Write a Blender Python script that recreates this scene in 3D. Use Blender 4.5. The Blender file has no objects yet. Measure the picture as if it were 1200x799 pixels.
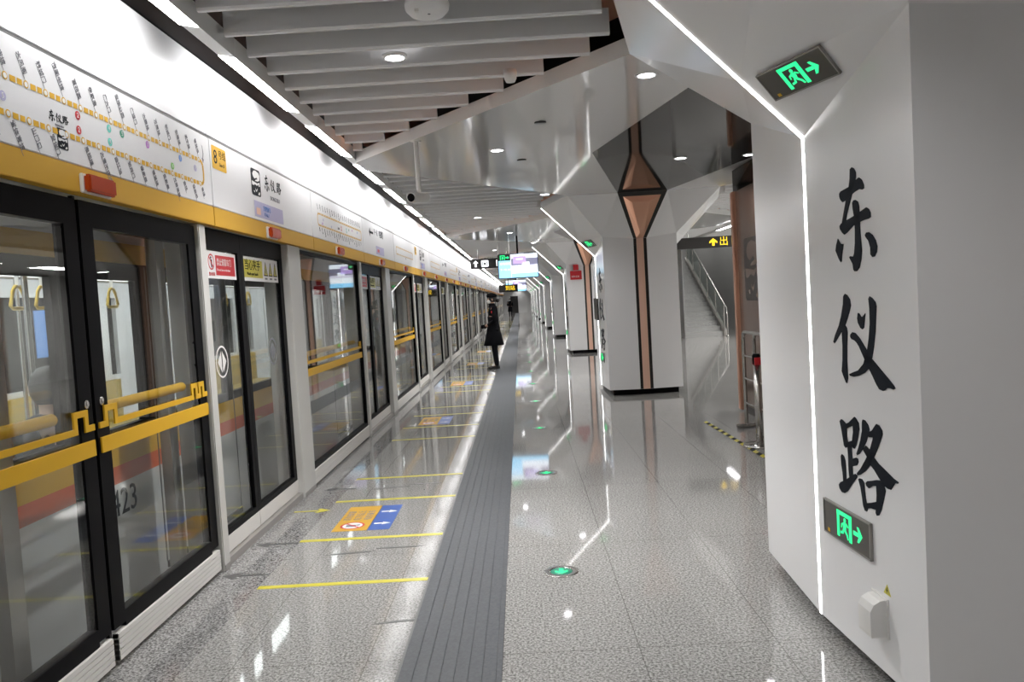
import bpy, bmesh, math, random
from mathutils import Vector, Matrix
random.seed(7)
C = bpy.context.scene.collection
SC = bpy.context.scene
PI = math.pi

# ------------------------------------------------------------------ materials
def mat(name, col, rough=.5, metal=0., ior=1.5, emit=None, estr=0., coat=0.):
    m = bpy.data.materials.new(name); m.use_nodes = True
    b = m.node_tree.nodes['Principled BSDF']
    b.inputs['Base Color'].default_value = (*col, 1)
    b.inputs['Roughness'].default_value = rough
    b.inputs['Metallic'].default_value = metal
    b.inputs['IOR'].default_value = ior
    b.inputs['Coat Weight'].default_value = coat
    if emit:
        b.inputs['Emission Color'].default_value = (*emit, 1)
        b.inputs['Emission Strength'].default_value = estr
    return m
def nodes(m): return m.node_tree.nodes, m.node_tree.links, m.node_tree.nodes['Principled BSDF']
def wavy(m, scale, strength, dist=.02, vec=(1, 1, 1)):
    n, l, b = nodes(m)
    t = n.new('ShaderNodeTexCoord'); mp = n.new('ShaderNodeMapping'); mp.inputs['Scale'].default_value = vec
    no = n.new('ShaderNodeTexNoise'); no.inputs['Scale'].default_value = scale; no.inputs['Detail'].default_value = 1.
    bu = n.new('ShaderNodeBump'); bu.inputs['Strength'].default_value = strength; bu.inputs['Distance'].default_value = dist
    l.new(t.outputs['Object'], mp.inputs['Vector']); l.new(mp.outputs['Vector'], no.inputs['Vector'])
    l.new(no.outputs['Fac'], bu.inputs['Height']); l.new(bu.outputs['Normal'], b.inputs['Normal'])
def speckle(m, scale, c0, c1, p0=.38, p1=.62, joints=None, rough=None):
    n, l, b = nodes(m)
    t = n.new('ShaderNodeTexCoord')
    no = n.new('ShaderNodeTexNoise'); no.inputs['Scale'].default_value = scale; no.inputs['Detail'].default_value = 3.; no.inputs['Roughness'].default_value = .7
    r = n.new('ShaderNodeValToRGB'); r.color_ramp.elements[0].position = p0; r.color_ramp.elements[1].position = p1
    r.color_ramp.elements[0].color = (*c0, 1); r.color_ramp.elements[1].color = (*c1, 1)
    l.new(t.outputs['Object'], no.inputs['Vector']); l.new(no.outputs['Fac'], r.inputs['Fac'])
    out = r.outputs['Color']
    big = n.new('ShaderNodeTexNoise'); big.inputs['Scale'].default_value = 1.3; big.inputs['Detail'].default_value = 2.
    l.new(t.outputs['Object'], big.inputs['Vector'])
    mr = n.new('ShaderNodeMapRange'); mr.inputs['To Min'].default_value = .88; mr.inputs['To Max'].default_value = 1.1
    l.new(big.outputs['Fac'], mr.inputs['Value'])
    mx = n.new('ShaderNodeMix'); mx.data_type = 'RGBA'; mx.blend_type = 'MULTIPLY'; mx.inputs[0].default_value = 1.
    l.new(out, mx.inputs[6]); l.new(mr.outputs['Result'], mx.inputs[7]); out = mx.outputs[2]
    if joints:
        ox, oy, w, h = joints
        mp = n.new('ShaderNodeMapping'); mp.inputs['Location'].default_value = (-ox, -oy, 0)
        br = n.new('ShaderNodeTexBrick'); br.offset = 0.; br.inputs['Scale'].default_value = 1.
        br.inputs['Brick Width'].default_value = w; br.inputs['Row Height'].default_value = h
        br.inputs['Mortar Size'].default_value = .0024; br.inputs['Mortar Smooth'].default_value = 0.
        br.inputs['Color1'].default_value = (1, 1, 1, 1); br.inputs['Color2'].default_value = (.97, .97, .97, 1); br.inputs['Mortar'].default_value = (.58, .57, .56, 1)
        l.new(t.outputs['Object'], mp.inputs['Vector']); l.new(mp.outputs['Vector'], br.inputs['Vector'])
        m2 = n.new('ShaderNodeMix'); m2.data_type = 'RGBA'; m2.blend_type = 'MULTIPLY'; m2.inputs[0].default_value = 1.
        l.new(out, m2.inputs[6]); l.new(br.outputs['Color'], m2.inputs[7]); out = m2.outputs[2]
    l.new(out, b.inputs['Base Color'])
def glass(name, tint, ior=1.5, rough=.0):
    m = bpy.data.materials.new(name); m.use_nodes = True
    n, l = m.node_tree.nodes, m.node_tree.links
    n.remove(n['Principled BSDF'])
    tr = n.new('ShaderNodeBsdfTransparent'); tr.inputs['Color'].default_value = (*tint, 1)
    gl = n.new('ShaderNodeBsdfGlossy'); gl.inputs['Roughness'].default_value = rough
    fr = n.new('ShaderNodeFresnel'); ge = n.new('ShaderNodeNewGeometry'); mi = n.new('ShaderNodeMapRange')
    mi.inputs['To Min'].default_value = ior; mi.inputs['To Max'].default_value = 1/ior
    l.new(ge.outputs['Backfacing'], mi.inputs['Value']); l.new(mi.outputs['Result'], fr.inputs['IOR'])
    mx = n.new('ShaderNodeMixShader')
    l.new(fr.outputs['Fac'], mx.inputs['Fac']); l.new(tr.outputs['BSDF'], mx.inputs[1]); l.new(gl.outputs['BSDF'], mx.inputs[2])
    l.new(mx.outputs['Shader'], n['Material Output'].inputs['Surface'])
    return m
def emis(name, col, s): return mat(name, tuple(c*.5 for c in col), .5, emit=col, estr=s)

M = {}
M['floor'] = mat('floor_granite', (.3, .3, .3), .045, ior=1.62)
speckle(M['floor'], 85., (.16, .156, .15), (.52, .51, .495), .39, .61, (-.165, 3.39, .6, 1.5))
M['band'] = mat('dark_granite', (.2, .2, .2), .05, ior=1.62)
speckle(M['band'], 85., (.09, .088, .085), (.42, .415, .41), .40, .60)
M['tactile'] = mat('tactile_paving', (.2, .22, .245), .5, ior=1.3); speckle(M['tactile'], 60., (.085, .090, .098), (.125, .131, .140), .3, .7)
M['panel'] = mat('white_enamel_panel', (.80, .80, .82), .28, ior=1.45); wavy(M['panel'], 1.6, .08, .02)
M['column'] = mat('column_enamel', (.88, .88, .89), .2, ior=1.5); wavy(M['column'], 1.2, .12, .02)
M['ceil'] = mat('glossy_ceiling', (.66, .655, .65), .08, ior=2.0); wavy(M['ceil'], .9, .25, .02, (1, .5, 1))
M['ceiledge'] = mat('ceiling_edge', (.74, .74, .73), .35)
M['darkceil'] = mat('dark_bronze_ceiling', (.012, .011, .010), .06, ior=1.2); wavy(M['darkceil'], .9, .25, .02, (1, .5, 1))
M['slat'] = mat('slat_grey', (.82, .825, .83), .28, .0)
M['void'] = mat('black_void', (.008, .008, .009), .8)
M['copper'] = mat('copper', (.86, .50, .35), .3, .75)
M['copperpaint'] = mat('copper_lit', (.86, .55, .42), .4, .2)
M['bronze'] = mat('bronze_panel', (.30, .235, .20), .22, .6)
M['darkframe'] = mat('dark_trim', (.02, .018, .017), .3)
M['black'] = mat('black_frame', (.006, .006, .007), .4, ior=1.14)
M['post'] = mat('post_aluminium', (.62, .61, .585), .4, .2)
M['sill'] = mat('ribbed_sill', (.72, .70, .67), .4)
M['thresh'] = mat('threshold_steel', (.42, .40, .38), .38, .6)
M['ochre'] = mat('ochre_band', (.58, .33, .035), .5, ior=1.35)
M['yellow'] = mat('yellow_bar', (.70, .40, .02), .45, ior=1.35)
M['tape'] = mat('yellow_tape', (.62, .55, .05), .3)
M['blue'] = mat('blue_decal', (.05, .12, .42), .3)
M['white'] = mat('white_paint', (.82, .82, .82), .45)
M['offwhite'] = mat('offwhite_plastic', (.74, .73, .71), .4)
M['ink'] = mat('dark_ink', (.008, .011, .017), .6, ior=1.22)
M['greyink'] = mat('grey_ink', (.20, .20, .225), .5)
M['greydecal'] = mat('grey_decal', (.09, .09, .09), .3)
M['red'] = mat('red_paint', (.55, .02, .03), .35)
M['lav'] = mat('lavender_print', (.47, .45, .66), .4)
M['teal'] = mat('teal_print', (.12, .55, .48), .4)
M['green'] = mat('green_print', (.2, .55, .1), .4)
M['dkgreen'] = mat('dark_green_print', (.03, .28, .18), .4)
M['purple'] = mat('purple_print', (.5, .16, .6), .4)
M['bluep'] = mat('blue_print', (.13, .3, .7), .4)
M['steel'] = mat('stainless_steel', (.55, .54, .52), .22, .95)
M['glass'] = glass('screen_glass', (.94, .955, .95), 1.5)
M['tglass'] = glass('train_glass', (.88, .90, .90), 1.4)
M['clear'] = glass('balustrade_glass', (.85, .9, .88), 1.45)
M['led'] = emis('led_white', (1., .99, .97), 6.5)
M['tube'] = emis('cove_tube', (1., .99, .98), 16.5)
M['down'] = emis('downlight_disc', (1., .98, 1.), 12.)
M['exitgreen'] = emis('exit_green', (.02, .80, .24), 1.0)
M['exitplate'] = mat('exit_plate', (.075, .068, .058), .28, .4)
M['exitrim'] = mat('exit_rim', (.3, .29, .27), .3, .7)
M['orange'] = mat('orange_lens', (.30, .035, .008), .15, emit=(.6, .06, .01), estr=.06)
M['ambersign'] = emis('amber_sign', (1., .66, .02), 1.1)
M['whitesign'] = emis('white_sign', (.95, .95, 1.), 1.2)
M['tvblue'] = emis('screen_blue', (.28, .68, 1.), 1.15)
M['tvwhite'] = emis('screen_white', (.85, .93, 1.), 1.15)
M['tvlilac'] = emis('screen_lilac', (.50, .36, .80), .9)
M['tvgrey'] = emis('screen_grey', (.25, .25, .36), .7)
M['tvpale'] = emis('screen_pale', (.72, .72, .86), 1.)
M['bezel'] = mat('screen_bezel', (.02, .03, .12), .3)
M['train'] = mat('train_body', (.60, .60, .60), .3, .2)
M['tyellow'] = mat('train_yellow', (.62, .36, .03), .35)
M['tred'] = mat('train_red', (.58, .10, .03), .35)
M['tint'] = mat('train_interior', (.74, .76, .78), .5)
M['tlight'] = emis('train_light', (1., 1., 1.), 9.0)
M['seat'] = mat('seat_plastic', (.45, .33, .07), .4)
M['strap'] = mat('strap_yellow', (.75, .52, .04), .4)
M['stone'] = mat('stair_stone', (.36, .36, .355), .35); speckle(M['stone'], 60., (.22, .22, .22), (.46, .46, .45))
M['wall'] = mat('station_wall', (.62, .62, .61), .3)
M['tunnel'] = mat('tunnel_dark', (.03, .03, .032), .8)
M['skin'] = mat('skin', (.56, .36, .27), .5)
M['hair'] = mat('hair_black', (.012, .010, .010), .45)
M['coat'] = mat('coat_black', (.006, .006, .008), .8, ior=1.2)
M['trouser'] = mat('trouser_black', (.006, .006, .008), .8, ior=1.2)
M['shoe'] = mat('shoe_black', (.01, .01, .01), .25)
M['jacketblue'] = mat('jacket_blue', (.04, .12, .24), .7)
M['jacketdark'] = mat('jacket_dark', (.03, .03, .04), .7)
M['shirtwhite'] = mat('collar_white', (.72, .70, .70), .7)
M['rubber'] = mat('rubber_black', (.01, .01, .01), .6)

# ------------------------------------------------------------------ mesh building
class MB:
    def __init__(s): s.v = []; s.f = []; s.sm = []
    def add(s, vs, fs, smooth=False):
        o = len(s.v); s.v += [tuple(v) for v in vs]
        for f in fs: s.f.append(tuple(o+i for i in f)); s.sm.append(smooth)
        return s
    def box(s, a, b):
        (x0, y0, z0), (x1, y1, z1) = [min(p, q) for p, q in zip(a, b)], [max(p, q) for p, q in zip(a, b)]
        return s.add([(x0,y0,z0),(x1,y0,z0),(x1,y1,z0),(x0,y1,z0),(x0,y0,z1),(x1,y0,z1),(x1,y1,z1),(x0,y1,z1)],
                     [(0,3,2,1),(4,5,6,7),(0,1,5,4),(1,2,6,5),(2,3,7,6),(3,0,4,7)])
    def quad(s, *p): return s.add(p, [tuple(range(len(p)))])
    def prism(s, poly, fn, t):            # poly 2-D, fn(u,v,w)->point, thickness t along w
        n = len(poly)
        if sum(poly[i][0]*poly[(i+1)%n][1]-poly[(i+1)%n][0]*poly[i][1] for i in range(n)) < 0: poly = poly[::-1]
        vs = [fn(u, v, 0) for u, v in poly] + [fn(u, v, t) for u, v in poly]
        return s.add(vs, [tuple(range(n-1, -1, -1)), tuple(range(n, 2*n))] + [(i, (i+1) % n, n+(i+1) % n, n+i) for i in range(n)])
    def tube(s, pts, r, seg=10, cap=True, closed=False):
        pts = [Vector(p) for p in pts]; n = len(pts); rings = []
        up0 = Vector((0, 0, 1))
        for i, p in enumerate(pts):
            a = pts[(i-1) % n] if (i > 0 or closed) else p; b = pts[(i+1) % n] if (i < n-1 or closed) else p
            t = (b-a).normalized(); up = up0 if abs(t.z) < .95 else Vector((1, 0, 0))
            x = t.cross(up).normalized(); y = x.cross(t).normalized()
            rr = r[i] if isinstance(r, (list, tuple)) else r
            rings.append([p+(x*math.cos(2*PI*k/seg)+y*math.sin(2*PI*k/seg))*rr for k in range(seg)])
        vs = [v for ring in rings for v in ring]; fs = []
        for i in range(n if closed else n-1):
            j = (i+1) % n
            for k in range(seg): fs.append((i*seg+k, i*seg+(k+1) % seg, j*seg+(k+1) % seg, j*seg+k))
        s.add(vs, fs, True)
        if cap and not closed: s.add(rings[0], [tuple(range(seg-1, -1, -1))]); s.add(rings[-1], [tuple(range(seg))])
        return s
    def lathe(s, prof, c=(0, 0, 0), seg=24, sx=1., sy=1., cap=True):   # prof [(r,z)] ; closed by r=0 ends
        vs, fs = [], []
        for r, z in prof:
            for k in range(seg): vs.append((c[0]+r*sx*math.cos(2*PI*k/seg), c[1]+r*sy*math.sin(2*PI*k/seg), c[2]+z))
        for i in range(len(prof)-1):
            for k in range(seg): fs.append((i*seg+k, i*seg+(k+1) % seg, (i+1)*seg+(k+1) % seg, (i+1)*seg+k))
        s.add(vs, fs, True)
        for i, rev in ((0, True), (len(prof)-1, False)):
            if cap and prof[i][0] > 1e-6: s.add(vs[i*seg:(i+1)*seg], [tuple(range(seg-1, -1, -1)) if rev else tuple(range(seg))])
        return s
    def mesh(s, name):
        me = bpy.data.meshes.new(name); me.from_pydata(s.v, [], s.f); me.update()
        me.polygons.foreach_set('use_smooth', s.sm); return me
    def build(s, name, m, parent=None, loc=(0, 0, 0), bevel=0.):
        me = s.mesh(name); me.materials.append(m)
        if bevel:
            bm = bmesh.new(); bm.from_mesh(me); bmesh.ops.remove_doubles(bm, verts=bm.verts, dist=1e-5)
            bmesh.ops.bevel(bm, geom=list(bm.edges), offset=bevel, segments=2, affect='EDGES', clamp_overlap=True)
            bm.to_mesh(me); bm.free()
        o = bpy.data.objects.new(name, me); C.objects.link(o); o.location = loc
        if parent: o.parent = parent
        return o
def tag(o, label=None, cat=None, group=None, kind=None):
    if label: o['label'] = label
    if cat: o['category'] = cat
    if group: o['group'] = group
    if kind: o['kind'] = kind
    return o
def thing(name, label, cat, loc=(0, 0, 0), group=None, rz=0.):
    o = bpy.data.objects.new(name, None); C.objects.link(o); o.location = loc; o.rotation_euler = (0, 0, rz); o.empty_display_size = .1
    return tag(o, label, cat, group)
def struct(name, mb, m, label=None):
    o = mb.build(name, m); o['kind'] = 'structure'
    if label: o['label'] = label
    return o
def under(part, *obs):
    for o in obs: o.parent = part
    return part
def named(th, *pre): return [c for c in th.children if any(c.name.startswith(q) for q in pre)]
def copy_tree(o, parent=None):
    c = o.copy(); C.objects.link(c)
    if parent: c.parent = parent
    for ch in list(o.children): copy_tree(ch, c)
    return c
def clone(o, loc, label, group=None):
    c = copy_tree(o); c.location = loc; c['label'] = label
    if group: c['group'] = group
    elif 'group' in c: del c['group']
    return c
ORD = ['first', 'second', 'third', 'fourth', 'fifth', 'sixth', 'seventh', 'eighth', 'ninth', 'tenth', 'eleventh', 'twelfth', 'thirteenth', 'fourteenth',
       'fifteenth', 'sixteenth', 'seventeenth', 'eighteenth', 'nineteenth', 'twentieth'] + ['twenty-%s' % w for w in ('first', 'second', 'third', 'fourth', 'fifth', 'sixth', 'seventh', 'eighth', 'ninth')] \
      + ['thirtieth'] + ['thirty-%s' % w for w in ('first', 'second', 'third', 'fourth', 'fifth', 'sixth', 'seventh', 'eighth', 'ninth')] + ['fortieth'] + ['forty-%s' % w for w in ('first', 'second', 'third', 'fourth', 'fifth', 'sixth', 'seventh', 'eighth', 'ninth')] + ['fiftieth'] + ['fifty-%s' % w for w in ('first', 'second', 'third')]
def nth(i): return ORD[i] + ' from the camera'

def text(name, s, size, m, parent, origin, ux, uy, align='LEFT', depth=.0006, sx=1.):
    cu = bpy.data.curves.new('t', 'FONT'); cu.body = s; cu.size = size; cu.align_x = align; cu.align_y = 'CENTER'; cu.extrude = depth; cu.resolution_u = 2
    t = bpy.data.objects.new('t', cu); C.objects.link(t)
    dg = bpy.context.evaluated_depsgraph_get(); me = bpy.data.meshes.new_from_object(t.evaluated_get(dg)); me.name = name
    bpy.data.objects.remove(t); bpy.data.curves.remove(cu)
    ux = Vector(ux).normalized(); uy = Vector(uy).normalized(); uz = ux.cross(uy)
    mt = Matrix(((ux.x*sx, uy.x, uz.x, origin[0]), (ux.y*sx, uy.y, uz.y, origin[1]), (ux.z*sx, uy.z, uz.z, origin[2]), (0, 0, 0, 1)))
    me.transform(mt); me.materials.clear(); me.materials.append(m)
    o = bpy.data.objects.new(name, me); C.objects.link(o)
    if parent: o.parent = parent
    return o
def rrect(w, h, r, n=5):
    p = []
    for cx, cy, a0 in ((w/2-r, h/2-r, 0), (-w/2+r, h/2-r, PI/2), (-w/2+r, -h/2+r, PI), (w/2-r, -h/2+r, 1.5*PI)):
        for i in range(n+1): a = a0+PI/2*i/n; p.append((cx+r*math.cos(a), cy+r*math.sin(a)))
    return p
def circ(cx, cy, r, n=20, ry=None): return [(cx+r*math.cos(2*PI*i/n), cy+(ry or r)*math.sin(2*PI*i/n)) for i in range(n)]
def rect(u0, v0, u1, v1): return [(u0, v0), (u1, v0), (u1, v1), (u0, v1)]
def ring_prism(mb, outer, inner, fn, t):
    n = len(outer); a = [fn(*p, t) for p in outer]; b = [fn(*p, t) for p in inner]
    mb.add(a+b, [(i, (i+1) % n, n+(i+1) % n, n+i) for i in range(n)])

# the column's brush characters: strokes as (distance from ridge, height)
DONG=[[(0.425,1.967),(0.44,1.972),(0.457,1.965),(0.471,1.949),(0.471,1.932),(0.459,1.909),(0.434,1.871),(0.411,1.838),(0.39,1.806),(0.375,1.776),(0.343,1.771),(0.348,1.782),(0.366,1.82),(0.388,1.863),(0.41,1.9),(0.421,1.932)],[(0.33,1.888),(0.34,1.895),(0.41,1.903),(0.471,1.921),(0.493,1.926),(0.514,1.915),(0.529,1.893),(0.529,1.881),(0.517,1.878),(0.492,1.883),(0.456,1.878),(0.426,1.87),(0.381,1.856),(0.356,1.852),(0.338,1.864),(0.33,1.877)],[(0.435,1.84),(0.444,1.848),(0.46,1.848),(0.479,1.839),(0.487,1.823),(0.49,1.779),(0.488,1.751),(0.492,1.701),(0.496,1.657),(0.489,1.624),(0.473,1.595),(0.452,1.583),(0.434,1.583),(0.425,1.591),(0.421,1.611),(0.395,1.638),(0.402,1.642),(0.426,1.639),(0.436,1.65),(0.445,1.688),(0.449,1.738),(0.448,1.766),(0.444,1.795),(0.437,1.818)],[(0.323,1.764),(0.337,1.772),(0.388,1.781),(0.45,1.791),(0.509,1.804),(0.541,1.811),(0.56,1.803),(0.571,1.789),(0.571,1.773),(0.557,1.769),(0.518,1.767),(0.471,1.761),(0.435,1.754),(0.384,1.733),(0.361,1.727),(0.344,1.736),(0.325,1.752)],[(0.304,1.716),(0.316,1.704),(0.328,1.694),(0.35,1.692),(0.345,1.678),(0.333,1.65),(0.329,1.627),(0.321,1.623),(0.306,1.637),(0.28,1.671),(0.289,1.694)],[(0.525,1.712),(0.535,1.72),(0.554,1.72),(0.58,1.708),(0.602,1.687),(0.612,1.665),(0.606,1.645),(0.591,1.63),(0.575,1.629),(0.561,1.639),(0.561,1.664),(0.549,1.689),(0.53,1.704)]]
YI=[[(0.333,1.489),(0.347,1.499),(0.365,1.494),(0.387,1.477),(0.393,1.454),(0.379,1.428),(0.358,1.399),(0.341,1.378),(0.302,1.347),(0.253,1.309),(0.239,1.3),(0.23,1.306),(0.248,1.333),(0.285,1.373),(0.308,1.412),(0.328,1.459)],[(0.311,1.371),(0.337,1.378),(0.353,1.366),(0.357,1.349),(0.35,1.296),(0.345,1.237),(0.346,1.196),(0.347,1.167),(0.338,1.148),(0.329,1.15),(0.308,1.175),(0.296,1.192),(0.306,1.234),(0.311,1.294),(0.309,1.347)],[(0.449,1.426),(0.458,1.424),(0.474,1.411),(0.486,1.413),(0.506,1.425),(0.501,1.41),(0.496,1.388),(0.492,1.371),(0.48,1.365),(0.465,1.37),(0.446,1.389),(0.442,1.406)],[(0.534,1.479),(0.543,1.488),(0.562,1.482),(0.585,1.467),(0.591,1.452),(0.584,1.406),(0.578,1.363),(0.563,1.308),(0.547,1.263),(0.518,1.222),(0.488,1.203),(0.44,1.187),(0.397,1.179),(0.366,1.18),(0.36,1.186),(0.386,1.194),(0.435,1.207),(0.479,1.236),(0.492,1.259),(0.511,1.288),(0.526,1.333),(0.538,1.389),(0.539,1.444)],[(0.381,1.341),(0.398,1.351),(0.422,1.349),(0.457,1.33),(0.495,1.299),(0.543,1.26),(0.611,1.222),(0.662,1.195),(0.696,1.175),(0.702,1.167),(0.69,1.162),(0.67,1.164),(0.649,1.163),(0.633,1.153),(0.617,1.149),(0.591,1.152),(0.57,1.169),(0.544,1.197),(0.513,1.227),(0.481,1.261),(0.448,1.299),(0.431,1.312),(0.414,1.32),(0.39,1.324),(0.38,1.332)]]
LU=[[(0.26,0.986),(0.274,0.996),(0.29,0.994),(0.313,0.985),(0.319,0.968),(0.319,0.939),(0.326,0.913),(0.318,0.89),(0.305,0.885),(0.292,0.892),(0.282,0.926),(0.271,0.961)],[(0.306,0.981),(0.339,0.992),(0.372,1.012),(0.389,1.022),(0.403,1.017),(0.423,1.002),(0.425,0.98),(0.412,0.943),(0.398,0.914),(0.382,0.896),(0.367,0.897),(0.36,0.907),(0.365,0.929),(0.374,0.96),(0.373,0.984),(0.344,0.975),(0.313,0.962)],[(0.313,0.908),(0.339,0.917),(0.372,0.927),(0.383,0.908),(0.344,0.898),(0.315,0.89)],[(0.321,0.897),(0.357,0.905),(0.358,0.868),(0.358,0.833),(0.358,0.785),(0.328,0.773),(0.324,0.802),(0.325,0.85)],[(0.356,0.85),(0.391,0.863),(0.406,0.861),(0.409,0.849),(0.399,0.835),(0.376,0.828),(0.353,0.82)],[(0.259,0.843),(0.269,0.853),(0.286,0.848),(0.298,0.832),(0.3,0.797),(0.301,0.754),(0.274,0.742),(0.27,0.778),(0.262,0.807)],[(0.232,0.72),(0.246,0.733),(0.294,0.753),(0.341,0.779),(0.38,0.797),(0.395,0.793),(0.392,0.784),(0.352,0.751),(0.31,0.711),(0.283,0.697),(0.257,0.695),(0.237,0.706)],[(0.451,1.013),(0.457,1.022),(0.475,1.021),(0.497,1.008),(0.507,0.993),(0.5,0.975),(0.481,0.943),(0.455,0.913),(0.423,0.884),(0.402,0.875),(0.396,0.88),(0.413,0.905),(0.434,0.941),(0.448,0.978)],[(0.495,0.98),(0.524,0.99),(0.548,1.011),(0.56,1.021),(0.581,1.019),(0.602,1.003),(0.604,0.99),(0.588,0.963),(0.565,0.931),(0.534,0.892),(0.504,0.857),(0.467,0.827),(0.423,0.803),(0.399,0.795),(0.393,0.802),(0.425,0.826),(0.464,0.866),(0.495,0.901),(0.515,0.933),(0.53,0.961),(0.53,0.966),(0.499,0.961)],[(0.474,0.925),(0.502,0.916),(0.534,0.892),(0.566,0.876),(0.619,0.86),(0.67,0.844),(0.704,0.838),(0.699,0.832),(0.681,0.829),(0.668,0.817),(0.651,0.799),(0.63,0.797),(0.599,0.803),(0.563,0.825),(0.531,0.846),(0.504,0.857),(0.477,0.886),(0.449,0.906)],[(0.404,0.781),(0.413,0.787),(0.434,0.788),(0.451,0.777),(0.453,0.749),(0.459,0.716),(0.472,0.684),(0.465,0.67),(0.449,0.67),(0.436,0.687),(0.429,0.72),(0.42,0.752)],[(0.463,0.78),(0.476,0.79),(0.517,0.801),(0.545,0.81),(0.573,0.815),(0.604,0.802),(0.611,0.784),(0.595,0.745),(0.577,0.707),(0.558,0.681),(0.541,0.675),(0.533,0.684),(0.539,0.713),(0.545,0.754),(0.544,0.787),(0.515,0.78),(0.486,0.765),(0.468,0.77)],[(0.454,0.7),(0.499,0.713),(0.545,0.729),(0.555,0.706),(0.532,0.695),(0.498,0.692),(0.468,0.683)]]
DOWN_W = 110.; HALL_W = 100.

# ------------------------------------------------------------------ camera
H = 1.55
SC.view_settings.view_transform = 'Standard'; SC.view_settings.look = 'None'; SC.view_settings.gamma = 1.; SC.view_settings.use_curve_mapping = False
SC.view_settings.exposure = .62
def camera():
    f = 925.; v = Vector((609.5-600, 351-399.5, f)).normalized(); ro = math.radians(3.3)
    u = Vector((-math.sin(ro), -math.cos(ro), 0)); u = (u-v*u.dot(v)).normalized(); r = u.cross(v)
    if r.x < 0: r = -r
    rows = Matrix((r, v, u))                       # world <- (image right, image down, forward)
    c0, c1, c2 = rows.col[0], -rows.col[1], -rows.col[2]
    cd = bpy.data.cameras.new('camera'); cd.sensor_width = 36.; cd.lens = f/1200*36; cd.clip_start = .02; cd.clip_end = 400
    o = bpy.data.objects.new('camera', cd); C.objects.link(o)
    o.matrix_world = Matrix(((c0.x, c1.x, c2.x, 0), (c0.y, c1.y, c2.y, 0), (c0.z, c1.z, c2.z, H), (0, 0, 0, 1)))
    SC.camera = o
camera()
w = bpy.data.worlds.new('world'); SC.world = w; w.use_nodes = True
w.node_tree.nodes['Background'].inputs['Color'].default_value = (.5, .52, .55, 1); w.node_tree.nodes['Background'].inputs['Strength'].default_value = .05
SC.cycles.use_denoising = True; SC.cycles.max_bounces = 8; SC.cycles.diffuse_bounces = 4; SC.cycles.glossy_bounces = 4; SC.cycles.transparent_max_bounces = 20
SC.cycles.caustics_reflective = False; SC.cycles.caustics_refractive = False; SC.cycles.sample_clamp_indirect = 4.

PITCH = 9.42; BAY = PITCH/2; Y0 = 3.44; NCOL = 10; YEND = 88.; YB = -3.
ZC = 3.0
cols = [Y0+PITCH*k for k in range(NCOL)]

XR_ = 5.14
# ------------------------------------------------------------------ the setting
struct('floor', MB().box((-2.14, YB, -.3), (9.5, YEND+6, 0)), M['floor'], 'polished speckled grey granite platform floor')
struct('trim_1', MB().box((-1.90, YB, 0), (-1.585, YEND, .0025)), M['band'], 'darker granite border along the platform screen')
t = MB()
for k in range(7):
    x = -.60+.03+k*.0585
    t.box((x, YB, .004), (x+.030, 60, .0085))
t.box((-.60, YB, 0), (-.165, 92, .004))
o = struct('trim_2', t, M['tactile'], 'blue-grey ribbed tactile guide strip along the platform')
struct('trim_3', MB().box((-.612, YB, 0), (-.60, 92, .005)), M['greydecal'], 'dark metal edge of the tactile strip')
struct('wall_left', MB().box((-5.8, YB-3, -1.4), (-5.6, YEND+6, 4.2)), M['tunnel'], 'dark tunnel wall behind the train')
struct('floor_1', MB().box((-5.6, YB-3, -1.4), (-2.14, YEND+6, -1.2)), M['tunnel'], 'dark track bed')
w_ = MB(); w_.box((-5.6, YEND+5, -1.4), (-1.6, YEND+5.2, 3.7)).box((-1.6, YEND+5, 0), (-1.15, YEND+5.2, 3.7)).box((-.25, YEND+5, 0), (9.5, YEND+5.2, 3.7)).box((-1.15, YEND+5, 2.0), (-.25, YEND+5.2, 3.7))
struct('wall_far', w_, M['wall'], 'pale end wall of the platform with a dark doorway')
struct('wall_far_recess', MB().box((-1.6, YEND+5.8, 0), (.3, YEND+5.9, 2.6)), M['darkframe'], 'dark doorway in the end wall')
struct('wall_back', MB().box((-2.2, YB-.2, -.3), (9.7, YB, 3.6)), M['bronze'], 'dark wall closing the platform behind the camera')
struct('wall_right', MB().box((9.5, YB, -.3), (9.7, YEND+6, 5.6)), M['wall'], 'grey wall beyond the stair hall')
struct('ceiling_void', MB().box((-5.8, YB-3, 3.75), (XR_, YEND+6, 3.9)).box((XR_, YB-3, 5.6), (9.7, YEND+6, 5.7)), M['void'], 'black service void above the slats')
struct('trim_4', MB().box((-2.02, YB, 3.16), (-1.96, YEND, 3.75)), M['void'], 'black gap above the screen fascia')

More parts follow.
